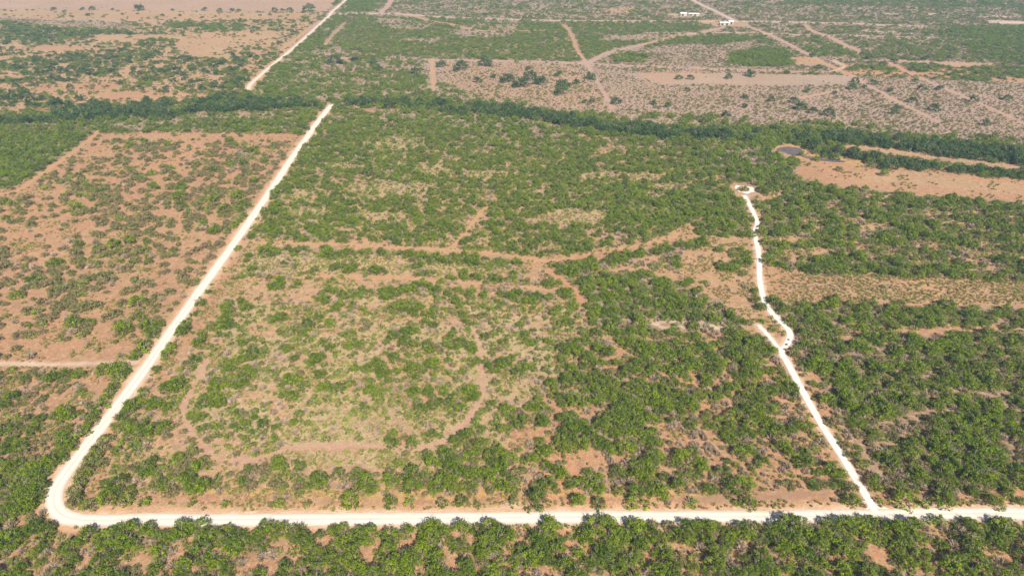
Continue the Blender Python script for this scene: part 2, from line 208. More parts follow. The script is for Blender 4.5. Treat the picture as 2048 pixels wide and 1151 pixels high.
for e in [(60, 470, 60, 24, .1), (150, 450, 50, 20, .1), (200, 300, 26, 14, .06), (90, 380, 60, 12, .12), (230, 700, 60, 14, .04), (60, 690, 90, 14, .1), (150, 708, 120, 10, .03), (250, 590, 40, 10, .08), (330, 560, 30, 12, .1), (30, 610, 60, 8, .1), (270, 268, 60, 4, .05), (400, 275, 100, 6, .08), (300, 325, 60, 6, .05), (580, 290, 20, 20, .2)]:
    ell(*e, 7, .3, .95, OLIVE, 'red', .35)
zone([(-400, 729), (0, 731), (255, 731), (250, 760), (165, 860), (85, 1000), (70, 1040), (-400, 1045)], .82, 8, .55, .88, mix(0, 1, 2, .8, 3, .3, 1, .5), 'red', .4)
for e in [(190, 760, 36, 22, .1), (130, 800, 40, 14, .3), (100, 770, 60, 14, .5), (110, 855, 30, 10, .25), (20, 780, 30, 12, .3), (60, 870, 30, 6, .35), (80, 900, 24, 6, .35), (150, 740, 34, 6, .1), (40, 1045, 30, 8, .2), (90, 1040, 20, 8, .1)]: ell(*e, 6, .4, .85, mix(2, 1, 3, 1), 'red', .5)
zone([(232, 728), (278, 722), (282, 732), (235, 800), (180, 866), (160, 880), (175, 840), (225, 780)], .93, 8, .4, 1.05, GREEN, 'brown', .3)
zone([(300, 650), (338, 645), (335, 660), (290, 718), (268, 712), (290, 690)], .9, 8, .4, 1, GREEN, 'brown', .3)
zone([(60, 930), (125, 920), (80, 1010), (60, 1020), (0, 1030), (0, 960)], .93, 8, .4, 1, mix(0, 1, 1, .3), 'brown', .3)
zone([(480, 410), (510, 400), (500, 425), (465, 460)], .8, 8, .4, .9, GREEN, 'brown', .3)
# east of the ranch lane
zone([(1560, 606), (1700, 606), (1880, 612), (2048, 616), (2500, 625), (2500, 985), (1790, 985), (1755, 975), (1700, 880), (1610, 720), (1590, 670)], 1.0, 10, .55, .98, mix(0, 1, 2, .25, 3, .14, 1, .15), 'brown', .3)
zone([(1640, 672), (1700, 664), (1780, 650), (1800, 642), (1830, 650), (2048, 652), (2500, 655), (2500, 668), (2048, 664), (1900, 668), (1760, 668), (1720, 680), (1650, 680)], .2, 8, .4, .9, mix(0, 1, 3, .5), 'red', .4)
zone([(1700, 860), (1730, 850), (1790, 960), (1800, 985), (1765, 985)], .9, 8, .4, 1, mix(2, 1, 3, .5), 'brown', .3)
zone([(1518, 520), (1540, 522), (1600, 538), (1720, 550), (1900, 552), (2048, 560), (2500, 575), (2500, 625), (2048, 612), (1900, 606), (1700, 600), (1620, 603), (1560, 604), (1535, 585)], .05, 6, .3, .6, mix(5, 1, 2, .2), 'tan', .9)
zone([(1522, 525), (1560, 530), (1600, 560), (1570, 600), (1540, 585)], .01, 6, .3, .6, mix(5, 1), 'red', .3)
zone([(1500, 384), (1600, 376), (1760, 388), (2048, 410), (2500, 430), (2500, 572), (2048, 556), (1900, 548), (1720, 546), (1600, 536), (1520, 518), (1516, 450)], .86, 10, .65, 1, mix(0, 1, 1, .3, 2, .25, 3, .2), 'tan', .4)
for e in [(1590, 476, 66, 7, .15), (1600, 502, 74, 9, .22), (1995, 505, 52, 8, .3), (1745, 453, 40, 8, .35), (1870, 490, 60, 6, .5), (1760, 505, 80, 8, .55), (1900, 520, 70, 12, .55), (1990, 535, 60, 10, .45), (1560, 385, 20, 6, .3), (1680, 412, 20, 4, .4), (1960, 480, 30, 8, .4), (1850, 525, 40, 12, .6)]:
    ell(*e, 6, .5, .85, mix(3, 1, 0, .4, 1, .5), 'tan', .6)
zone([(1770, 984), (2048, 980), (2500, 982), (2500, 1012), (1790, 1010)], .12, 6, .3, .8, BARE, 'red', .5)
zone([(1840, 982), (2500, 970), (2500, 980), (2048, 985), (1880, 990)], .9, 8, .3, 1, WOOD, 'red', .5)
# along the ranch lane
zone([(1512, 640), (1560, 640), (1572, 665), (1562, 690), (1545, 670), (1530, 655)], .9, 8, .3, 1, GREEN, 'red', .5)
zone([(1548, 672), (1572, 674), (1566, 696), (1556, 690)], .02, 8, .3, 1, GREEN, 'red', .5)
ell(1492, 382, 28, 9, .0, 8, .3, 1, GREEN, 'pink', .1)
zone([(1515, 378), (1545, 388), (1550, 396), (1530, 394)], .1, 8, .3, 1, GREEN, 'tan', .3)
# strip below the front road
zone([(-400, 1046), (200, 1046), (700, 1056), (1200, 1056), (1700, 1050), (2048, 1042), (2500, 1042), (2500, 1400), (-400, 1400)], .86, 8, .5, .98, mix(0, 1, 3, .16, 2, .12, 1, .1), 'red', .3)
for pl in [(120, 1090, 60, 10, .4), (80, 1110, 40, 12, .35), (170, 1120, 40, 14, .55), (290, 1095, 26, 10, .2), (305, 1075, 20, 7, .15), (365, 1110, 30, 12, .25), (270, 1105, 22, 9, .15), (570, 1080, 26, 14, .1), (560, 1130, 40, 10, .15), (500, 1130, 20, 20, .15), (660, 1075, 24, 12, .1), (735, 1105, 16, 26, .1),
           (830, 1090, 20, 10, .2), (900, 1120, 30, 14, .2), (950, 1085, 20, 12, .25), (1040, 1085, 18, 12, .2), (1160, 1080, 40, 10, .25), (1100, 1140, 40, 10, .3), (1270, 1095, 22, 24, .15), (1320, 1060, 20, 8, .3), (1370, 1085, 24, 10, .15), (1480, 1090, 20, 14, .3), (1560, 1105, 40, 12, .2), (1670, 1120, 18, 26, .12), (1780, 1115, 16, 30, .12), (1740, 1075, 20, 8, .3), (2000, 1100, 40, 10, .2), (1940, 1130, 30, 10, .4)]:
    ell(*pl, 6, .4, .9, mix(3, 1, 0, .4), 'red', .4)
zone([(250, 1048), (2048, 1044), (2048, 1064), (1000, 1074), (600, 1070), (250, 1066)], .98, 6, .4, 1.0, mix(0, 1, 3, .05), 'red', .3)
ell(150, 1052, 60, 9, .5, 5, .3, .9, mix(3, 1, 2, .6), 'red', .4)
# ------------------------------------------------------------------ roads (centre lines looked up on the ground, width in metres)
ROADS = {
 'front': ([(2600, 1029), (2300, 1028), (2048, 1027), (1900, 1027), (1750, 1030), (1500, 1033), (1250, 1033), (1000, 1035), (800, 1037), (600, 1038), (430, 1039), (300, 1038), (220, 1040), (170, 1040), (135, 1034), (114, 1020), (108, 1000), (113, 975), (130, 948), (160, 908), (200, 856), (240, 805), (295, 730), (340, 665), (400, 580), (450, 512), (500, 441), (550, 368), (580, 322), (610, 280), (635, 245), (655, 220), (663, 210)], 3.7, 'cal'),
 'lane': ([(1752, 1026), (1738, 1000), (1712, 958), (1680, 905), (1650, 860), (1622, 812), (1596, 765), (1575, 725), (1562, 703), (1572, 690), (1580, 672), (1577, 660), (1562, 643), (1545, 627), (1532, 608), (1524, 585), (1519, 555), (1518, 520), (1516, 500), (1512, 480), (1509, 466), (1514, 450), (1513, 440), (1505, 422), (1495, 402), (1489, 391)], 2.1, 'cal'),
 'spur': ([(1564, 706), (1548, 685), (1534, 668), (1517, 650)], 1.5, 'cal'),
 'far': ([(495, 182), (500, 170), (515, 156), (545, 130), (580, 102), (612, 74), (638, 50), (658, 32), (664, 24), (688, 4), (706, -12), (760, -60)], 2.8, 'cal'),
}
TRACKS = [
 ([(490, 485), (560, 484), (650, 488), (760, 493), (880, 499), (1000, 508), (1060, 516), (1092, 523)], 1.5, 'tan'), ([(1092, 523), (1150, 513), (1220, 500), (1300, 487), (1352, 473)], 1.4, 'tan'),
 ([(500, 556), (600, 553), (700, 552), (800, 555), (900, 564), (1000, 570), (1115, 582)], 1.6, 'tan'),
 ([(905, 640), (930, 647), (948, 658), (955, 690), (965, 735), (966, 780), (955, 810), (935, 838), (905, 868), (880, 884), (850, 892), (780, 894), (700, 890), (620, 890), (575, 897), (520, 915), (470, 920), (435, 915), (405, 890), (378, 855), (366, 825), (375, 795), (400, 750), (415, 720)], 1.3, 'pink'),
 ([(-400, 728), (0, 727), (100, 728), (200, 726), (287, 722)], 2.0, 'pale'),
 ([(905, 492), (920, 478), (938, 455), (962, 425), (976, 412)], 1.6, 'tan'),
 ([(565, 98), (600, 72), (640, 42)], 1.8, 'tan'),
 ([(664, 27), (790, 28), (900, 35), (1100, 41), (1300, 42.5), (1470, 43), (1650, 46), (1850, 53), (1900, 56)], 5.0, 'pale'),
 ([(806, -60), (783, -1), (763, 24)], 5.0, 'pink'), ([(785, 26), (830, 33), (860, 42), (900, 48), (950, 60), (1010, 63), (1090, 62)], 3.5, 'tan'),
 ([(1280, -60), (1385, 0), (1430, 22), (1474, 44)], 4.0, 'pale'), ([(1474, 44), (1540, 70), (1600, 100), (1640, 122), (1690, 145), (1740, 172), (1800, 205), (1880, 245)], 2.4, 'pink'),
 ([(1775, 124), (1850, 160), (1940, 198), (2048, 246), (2150, 290)], 2.2, 'pink'), ([(1128, 50), (1142, 68), (1155, 100), (1168, 120)], 2.0, 'tan'), ([(1168, 120), (1180, 138), (1200, 172), (1224, 216)], 2.1, 'pink'),
 ([(1160, 126), (1185, 122), (1212, 107), (1250, 97), (1290, 88), (1340, 76), (1400, 66), (1474, 48)], 2.6, 'pink'), ([(864, 118), (866, 150), (867, 180)], 2.6, 'tan'),
 ([(860, 120), (1000, 122), (1160, 126)], 3.0, 'pink'), ([(1160, 127), (1330, 134), (1500, 140), (1690, 146)], 2.6, 'pink'), ([(1290, 66), (1400, 67), (1500, 66), (1600, 70), (1800, 74), (1960, 80)], 3.0, 'pale'),
 ([(1700, 176), (1650, 186), (1600, 196)], 2.0, 'tan'), ([(650, 90), (668, 68), (690, 46)], 1.0, 'pink'), ([(1610, 50), (1625, 62), (1660, 74), (1690, 90), (1720, 102)], 3.0, 'tan'),
 ([(1668, 122), (1688, 132), (1680, 138), (1666, 142)], 2.0, 'pale'), ([(196, 262), (180, 278), (130, 315), (70, 355), (40, 378), (0, 388), (-200, 400)], 3.0, 'tan'),
 ([(1095, 538), (1122, 558), (1145, 578), (1166, 602)], 1.5, 'red'), ([(1990, 46), (2048, 45), (2100, 44)], 8.0, 'pale'), ([(700, 118), (640, 108)], 3, 'pink'),
 ([(1700, 146), (1800, 146), (1950, 150), (2048, 160)], 2.5, 'tan'), ([(1650, 985), (1500, 995), (1350, 998)], 1.6, 'brown'), ([(1276, 652), (1300, 645), (1330, 655), (1352, 651), (1378, 656), (1412, 650), (1440, 657)], .7, 'pale'), ([(-200, 22), (0, 20), (250, 22), (640, 25)], 2.0, 'mauve'),
]
def catmull(P, n=8):
    P = [P[0]] + list(P) + [P[-1]]; P = np.array(P, float); out = []
    for i in range(1, len(P) - 2):
        p0, p1, p2, p3 = P[i - 1:i + 3]
        for t in np.linspace(0, 1, n, endpoint=False):
            out.append(.5 * (2 * p1 + (p2 - p0) * t + (2 * p0 - 5 * p1 + 4 * p2 - p3) * t * t + (3 * p1 - p0 - 3 * p2 + p3) * t ** 3))
    out.append(P[-2]); return np.array(out)
def line(pts):
    x, y = at([p[0] for p in pts], [p[1] for p in pts]); return catmull(list(zip(x, y)))
RL = {k: (line(v[0]), v[1], v[2]) for k, v in ROADS.items()}
TL = [(line(a), w, s) for a, w, s in TRACKS]
def dist(x, y, P):
    """distance to a polyline"""
    d = np.full(x.shape, 1e9); pad = 14
    for i in range(len(P) - 1):
        a, b = P[i], P[i + 1]
        m = (x > min(a[0], b[0]) - pad) & (x < max(a[0], b[0]) + pad) & (y > min(a[1], b[1]) - pad) & (y < max(a[1], b[1]) + pad)
        if not m.any(): continue
        xx, yy = x[m], y[m]; ab = b - a; L = ab @ ab + 1e-9
        t = np.clip(((xx - a[0]) * ab[0] + (yy - a[1]) * ab[1]) / L, 0, 1)
        d[m] = np.minimum(d[m], np.hypot(xx - a[0] - t * ab[0], yy - a[1] - t * ab[1]))
    return d
def inside(u, v, P):
    r = np.zeros(u.shape, bool); n = len(P)
    for i in range(n):
        x1, y1 = P[i]; x2, y2 = P[(i + 1) % n]
        if y1 == y2: continue
        c = (v > min(y1, y2)) & (v <= max(y1, y2))
        if c.any(): r[c] ^= u[c] < (x2 - x1) * (v[c] - y1) / (y2 - y1) + x1
    return r
def zones(x, y, amp=.75, z=0.0):
    """index of the last zone covering each ground point, with ragged borders"""
    sc = 1 + y / 330.0
    xx = x + (fbm(x, y, 9, 91) - .5) * 5 * amp * sc ; yy = y + (fbm(x, y, 9, 95) - .5) * 5 * amp * sc
    u, v, d = px(xx, yy, z); idx = np.zeros(x.shape, int)
    for i, z in enumerate(Z):
        P = z[0]; m = (u > P[:, 0].min()) & (u < P[:, 0].max()) & (v > P[:, 1].min()) & (v < P[:, 1].max())
        if not m.any(): continue
        w = np.where(m)[0]; r = inside(u[w], v[w], P); idx[w[r]] = i
    return idx
ZC = np.array([z[1] for z in Z]); ZS = np.array([z[2] for z in Z], float); ZK = np.array([z[3] for z in Z]); ZZ = np.array([z[4] for z in Z]); ZM = np.array([z[5] for z in Z]); ZL = np.array([z[7] for z in Z])
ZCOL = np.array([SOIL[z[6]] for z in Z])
# ------------------------------------------------------------------ materials
def mat(name):
    m = bpy.data.materials.new(name); m.use_nodes = True; n = m.node_tree; b = n.nodes['Principled BSDF']
    b.inputs['Roughness'].default_value = .85; b.inputs['Specular IOR Level'].default_value = .12
    return m, n, b
def nd(n, t, **k):
    x = n.nodes.new(t)
    for a, v in k.items(): setattr(x, a, v)
    return x
def mixc(n, fac, a, b, mode='MIX'):
    m = nd(n, 'ShaderNodeMix', data_type='RGBA', blend_type=mode)
    for s, v in ((0, fac), (6, a), (7, b)):
        if hasattr(v, 'node') or isinstance(v, bpy.types.NodeSocket): n.links.new(v, m.inputs[s])
        elif s == 0: m.inputs[0].default_value = v
        else: m.inputs[s].default_value = (*v, 1)
    return m.outputs[2]
def noise(n, scale, detail=3, rough=.6):
    g = nd(n, 'ShaderNodeNewGeometry'); t = nd(n, 'ShaderNodeTexNoise'); t.inputs['Scale'].default_value = scale; t.inputs['Detail'].default_value = detail; t.inputs['Roughness'].default_value = rough
    n.links.new(g.outputs['Position'], t.inputs['Vector']); return t.outputs['Fac']
def ramp(n, src, stops):
    r = nd(n, 'ShaderNodeMapRange'); r.inputs[1].default_value, r.inputs[2].default_value, r.inputs[3].default_value, r.inputs[4].default_value = stops
    n.links.new(src, r.inputs[0]); return r.outputs[0]
MG, n, b = mat('dry_soil')
at_ = nd(n, 'ShaderNodeVertexColor', layer_name='soil')
c = mixc(n, ramp(n, noise(n, .8, 6, .75), (.45, .57, 0, .6)), at_.outputs[0], (.56, .39, .25), 'MIX')
c2 = mixc(n, ramp(n, noise(n, .45, 6, .75), (.47, .56, 0, .6)), c, (.27, .16, .10))
c3 = mixc(n, ramp(n, noise(n, 1.9, 5, .7), (.51, .58, 0, .6)), c2, (.22, .155, .08))
c3 = mixc(n, ramp(n, noise(n, 4.2, 4, .65), (.53, .58, 0, .6)), c3, (.18, .12, .07)); c3 = mixc(n, ramp(n, noise(n, .12, 5, .7), (.48, .66, 0, .45)), c3, (.36, .26, .13))
cm = mixc(n, at_.outputs[1], c3, at_.outputs[0])      # alpha: how smooth and bare the soil is
n.links.new(cm, b.inputs['Base Color'])
bp = nd(n, 'ShaderNodeBump'); bp.inputs['Strength'].default_value = .7; bp.inputs['Distance'].default_value = .25; n.links.new(noise(n, 1.6, 5, .7), bp.inputs['Height']); n.links.new(bp.outputs[0], b.inputs['Normal'])
MR, n, b = mat('caliche')
at_ = nd(n, 'ShaderNodeVertexColor', layer_name='soil')
c = mixc(n, ramp(n, noise(n, .35, 6, .7), (.46, .72, 0, .6)), at_.outputs[0], (.62, .50, .385)); c = mixc(n, ramp(n, noise(n, 1.4, 5, .7), (.60, .74, 0, .4)), c, (.46, .36, .27)); n.links.new(c, b.inputs['Base Color'])
bp = nd(n, 'ShaderNodeBump'); bp.inputs['Strength'].default_value = .4; bp.inputs['Distance'].default_value = .06; n.links.new(noise(n, 3, 4, .6), bp.inputs['Height']); n.links.new(bp.outputs[0], b.inputs['Normal'])
def leafmat(name, a, bcol, trans=.12):
    m, n, b = mat(name); oi = nd(n, 'ShaderNodeObjectInfo'); vc = nd(n, 'ShaderNodeVertexColor', layer_name='tone')
    c = mixc(n, oi.outputs['Random'], a, bcol)
    if trans: c = mixc(n, ramp(n, noise(n, .035, 4, .7), (.5, .68, 0, .55)), c, tuple(x * y for x, y in zip(bcol, (1.3, 1.0, 1.6)))); c = mixc(n, ramp(n, noise(n, .21, 3, .6), (.52, .66, 0, .5)), c, (a[0] * 1.12, a[1], a[2]))
    c = mixc(n, 1.0, c, vc.outputs[0], 'MULTIPLY'); n.links.new(c, b.inputs['Base Color'])
    if trans:
        t = nd(n, 'ShaderNodeBsdfTranslucent'); n.links.new(c, t.inputs[0]); s = nd(n, 'ShaderNodeMixShader'); s.inputs[0].default_value = trans
        n.links.new(b.outputs[0], s.inputs[1]); n.links.new(t.outputs[0], s.inputs[2]); n.links.new(s.outputs[0], n.nodes['Material Output'].inputs[0])
    return m
ML = [leafmat('mesquite_leaves', (.165, .228, .008), (.080, .130, .011)), leafmat('bush_leaves', (.180, .248, .012), (.098, .152, .014)), leafmat('olive_leaves', (.165, .168, .050), (.20, .165, .068)),
      leafmat('bare_twigs', (.42, .31, .215), (.31, .235, .165), 0), leafmat('river_leaves', (.036, .078, .018), (.066, .115, .022)), leafmat('low_plants', (.17, .20, .04), (.34, .25, .10)), leafmat('pale_leaves', (.27, .32, .035), (.19, .24, .035))]
MBARK, _, b = mat('grey_bark'); b.inputs['Base Color'].default_value = (.24, .19, .15, 1)
# ------------------------------------------------------------------ helpers
def link(o, parent=None):
    COL.objects.link(o); o.parent = parent; return o
def tag(o, label=None, cat=None, group=None, kind=None):
    if label: o['label'] = label
    if cat: o['category'] = cat
    if group: o['group'] = group
    if kind: o['kind'] = kind
    return o
def pymesh(name, V, Fc, mats, cols=None, mi=None, layer='tone'):
    m = bpy.data.meshes.new(name); m.from_pydata([tuple(v) for v in V], [], Fc); [m.materials.append(x) for x in mats]
    if mi is not None: m.polygons.foreach_set('material_index', mi)
    if cols is not None:
        a = m.color_attributes.new(layer, 'FLOAT_COLOR', 'POINT'); a.data.foreach_set('color', np.asarray(cols, np.float32).ravel())
    m.update(); return m
# ------------------------------------------------------------------ ground sheet
def gridsheet(name, X, Y, Zh, colr, material):
    r, c_ = X.shape; V = np.stack([X, Y, Zh], -1).reshape(-1, 3).astype(np.float32)
    i = np.arange(r * c_).reshape(r, c_); q = np.stack([i[:-1, :-1], i[:-1, 1:], i[1:, 1:], i[1:, :-1]], -1).reshape(-1, 4)
    m = bpy.data.meshes.new(name); m.vertices.add(len(V)); m.vertices.foreach_set('co', V.ravel()); m.loops.add(q.size); m.loops.foreach_set('vertex_index', q.ravel().astype(np.int32))
    m.polygons.add(len(q)); m.polygons.foreach_set('loop_start', np.arange(0, q.size, 4, dtype=np.int32)); m.polygons.foreach_set('loop_total', np.full(len(q), 4, np.int32))
    m.update(calc_edges=True); m.materials.append(material)
    a = m.color_attributes.new('soil', 'FLOAT_COLOR', 'POINT'); a.data.foreach_set('color', colr.astype(np.float32).ravel())
    o = bpy.data.objects.new(name, m); return link(o)
def soil_at(x, y):
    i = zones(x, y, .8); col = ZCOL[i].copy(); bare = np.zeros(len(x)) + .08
    # soil patches of its own: redder and paler ground
    k = fbm(x, y, 30, 301, 4)[:, None]; col = col * (0.78 + .44 * k) * np.array([1, 1, 1]); k2 = (fbm(x, y, 60, 333, 3)[:, None] - .5); col = col * (1 + k2 * np.array([[.12, -.12, -.3]]))
    for P, w, s in TL:
        d = dist(x, y, P) + (fbm(x, y, 4, 77) - .5) * 1.6
        f = np.clip((w * .5 + .9 - d) / 1.2, 0, 1)[:, None]; f = f * (.62 + .38 * (fbm(x, y, 11, 78)[:, None])); col = col * (1 - f) + np.array(SOIL[s]) * f; bare = np.maximum(bare, f[:, 0] * .75)
    for k_, (P, w, s) in RL.items():
        d = dist(x, y, P) + (fbm(x, y, 5, 79) - .5) * 2.4; sh = {'front': 3.0, 'lane': 1.6, 'spur': .8, 'far': 2.5}[k_]
        f = np.clip((w * .5 + sh - d) / 2.0, 0, 1)[:, None] * .85; col = col * (1 - f) + np.array((.62, .36, .20)) * f; bare = np.maximum(bare, f[:, 0] * .6)
        f = np.clip((w * .5 + .8 - d) / 1.0, 0, 1)[:, None] * .7; col = col * (1 - f) + np.array((.74, .58, .44)) * f
    return np.clip(np.concatenate([col, bare[:, None]], 1), 0, 1)
ys = [-260.0, -160, -80, -20, 20, 45]
while ys[-1] < 9000:
    y_ = ys[-1]; ys.append(y_ + (0.5 + max(0, y_ - 60) * .0022 if y_ > 44 and y_ < 1300 else y_ * .12 + 20))
ts = np.concatenate([np.linspace(-3.0, -.95, 30)[:-1], np.linspace(-.95, .95, 860), np.linspace(.95, 3.0, 30)[1:]])
Y, T = np.meshgrid(np.array(ys), ts, indexing='ij'); X = T * (np.maximum(Y, 0) + 75)
fx, fy = X.ravel(), Y.ravel()
colr = soil_at(fx, fy); zh = (fbm(fx, fy, 3.0, 401, 2) - .5) * .10
for P, w, s in RL.values(): zh = np.where(dist(fx, fy, P) < w * .5 + 2.0, 0, zh)
tag(gridsheet('ground', X, Y, zh.reshape(X.shape), colr, MG), kind='structure')
print('ground', X.size, len(Z))
def ribbon(name, P, w, zoff, base, edge, seed, tracks=True):
    # resample
    seg = np.hypot(*(P[1:] - P[:-1]).T); s = np.concatenate([[0], np.cumsum(seg)]); n_ = max(8, int(s[-1] / .8)); q = np.linspace(0, s[-1], n_)
    x = np.interp(q, s, P[:, 0]); y = np.interp(q, s, P[:, 1]); tx = np.gradient(x); ty = np.gradient(y); L = np.hypot(tx, ty) + 1e-9; nx, ny = -ty / L, tx / L
    k = 13; a = np.linspace(-1, 1, k); wl = w * .5 * (1 + .09 * (fbm(q, q * 0, 7, seed) - .5) * 2); wr = w * .5 * (1 + .09 * (fbm(q, q * 0, 7, seed + 9) - .5) * 2)
    hw = np.where(a[None] < 0, wl[:, None], wr[:, None]) * a[None]
    X = x[:, None] + nx[:, None] * hw; Y = y[:, None] + ny[:, None] * hw; Zz = zoff + .05 * (1 - a[None] ** 2) + 0 * X
    e = np.clip((np.abs(a)[None] - .5) / .5, 0, 1) ** 1.2 * (.25 + 1.3 * fbm(X, Y, 4, seed + 20)); e = np.clip(e, 0, 1)[..., None]
    col = np.array(base) * (1 - e) + np.array(edge) * e
    if tracks:
        g = np.exp(-((np.abs(a) - .38) / .12) ** 2)[None, :, None] * .10; m_ = np.exp(-(a / .14) ** 2)[None, :, None] * .20; col = col * (1 + g - m_ * (.4 + fbm(X, Y, 9, seed + 30)[..., None]))
    col = np.concatenate([np.clip(col, 0, 1), np.ones(col.shape[:2] + (1,))], -1)
    o = gridsheet(name, X, Y, Zz, col.reshape(-1, 4), MR); return tag(o, kind='structure')
ribbon('gravel_road', *RL['front'][:2], .066, (.70, .62, .52), (.50, .37, .26), 3)
ribbon('ranch_lane', *RL['lane'][:2], .062, (.74, .67, .59), (.55, .42, .32), 13)
ribbon('lane_spur', *RL['spur'][:2], .058, (.72, .65, .57), (.58, .45, .34), 23)
ribbon('distant_gravel_road', *RL['far'][:2], .066, (.62, .53, .44), (.52, .38, .28), 33)
def patch(name, pts, z, material, col, step=.6, amp=1.0, seed=5):
    x, y = at([p[0] for p in pts], [p[1] for p in pts]); P = catmull(list(zip(x, y)) + [(float(x[0]), float(y[0]))], 6)[:-1]
    P = P + np.stack([fbm(P[:, 0], P[:, 1], 3, seed) - .5, fbm(P[:, 0], P[:, 1], 3, seed + 4) - .5], 1) * amp
    cx, cy = P.mean(0); V = [(cx, cy, z)] + [(p[0], p[1], z) for p in P]; n_ = len(P)
    m = pymesh(name, V, [(0, 1 + i, 1 + (i + 1) % n_) for i in range(n_)], [material], [(*col, 1)] * (n_ + 1), None, 'soil')
    return tag(link(bpy.data.objects.new(name, m)), kind='structure')
patch('junction_gravel', [(1722, 1000), (1744, 1000), (1764, 1012), (1806, 1022), (1770, 1032), (1700, 1030), (1716, 1022), (1734, 1014)], .052, MR, (.70, .62, .53), seed=5)
# turning loop: a ring round a bush island
lx, ly = at([1487], [378.0]); lx, ly = float(lx[0]), float(ly[0])
V = []; Fc = []; K = 40
for i in range(K):
    a = 2 * math.pi * i / K; ro = 3.9 + .45 * math.sin(3 * a + 1) + .3 * math.sin(7 * a) + 1.1 * max(0, math.cos(a + .5)); ri = 2.9 + .25 * math.sin(2 * a) + .12 * math.sin(5 * a)
    for r in (ri, ro): V.append((lx + r * math.cos(a) * 1.0, ly + r * math.sin(a) * 1.25, .056))
    j = (i + 1) % K; Fc.append((2 * i, 2 * i + 1, 2 * j + 1, 2 * j))
tag(link(bpy.data.objects.new('turning_loop', pymesh('turning_loop', V, Fc, [MR], [(.68, .60, .53, 1)] * len(V), None, 'soil'))), kind='structure')
# nearly dry pond
MP, n, b = mat('pond_mud'); n.links.new(mixc(n, ramp(n, noise(n, .25, 3), (.4, .65, 0, 1)), (.105, .085, .09), (.17, .13, .13)), b.inputs['Base Color']); b.inputs['Roughness'].default_value = .45
patch('pond_mud', [(1553, 298), (1565, 294), (1585, 294), (1602, 298), (1608, 304), (1600, 310), (1588, 312), (1570, 306), (1556, 302)], .06, MP, (0, 0, 0), seed=9)
patch('mud_channel', [(1600, 309), (1625, 314), (1660, 317), (1690, 322), (1680, 325), (1640, 321), (1608, 315)], .058, MP, (0, 0, 0), seed=19)
# ------------------------------------------------------------------ plants: prototypes
def lobe(V, Fc, Cc, c, r, n_, s, tone, R, flat=.75):
    for _ in range(n_):
        d = Vector((R.gauss(0, 1), R.gauss(0, 1), R.gauss(.25, 1))).normalized(); rr = r * (R.uniform(.55, 1.05))
        p = Vector(c) + Vector((d.x * rr, d.y * rr, d.z * rr * flat))
        nrm = (d + Vector((R.uniform(-.7, .7), R.uniform(-.7, .7), R.uniform(-.2, .9)))).normalized(); q = nrm.to_track_quat('Z', 'Y'); a0 = R.uniform(0, 6.28)
        k = s * R.uniform(.6, 1.35); b0 = len(V); t = tone * R.uniform(.82, 1.18)
        for a, l in ((0, 1), (1.9, .7), (3.3, .9), (4.6, .6)): V.append(p + q @ Vector((math.cos(a + a0) * k * l, math.sin(a + a0) * k * l, 0)))
        Fc.append((b0, b0 + 1, b0 + 2, b0 + 3)); Cc += [(t, t * R.uniform(.95, 1.05), t * .95, 1)] * 4
def tube(V, Fc, Cc, a, b_, r0, r1, k=5):
    a, b_ = Vector(a), Vector(b_); q = (b_ - a).normalized().to_track_quat('Z', 'Y'); b0 = len(V)
    for p, r in ((a, r0), (b_, r1)):
        for i in range(k): V.append(p + q @ Vector((r * math.cos(6.283 * i / k), r * math.sin(6.283 * i / k), 0)))
    for i in range(k): Fc.append((b0 + i, b0 + (i + 1) % k, b0 + k + (i + 1) % k, b0 + k + i))
    Cc += [(1, 1, 1, 1)] * (2 * k)
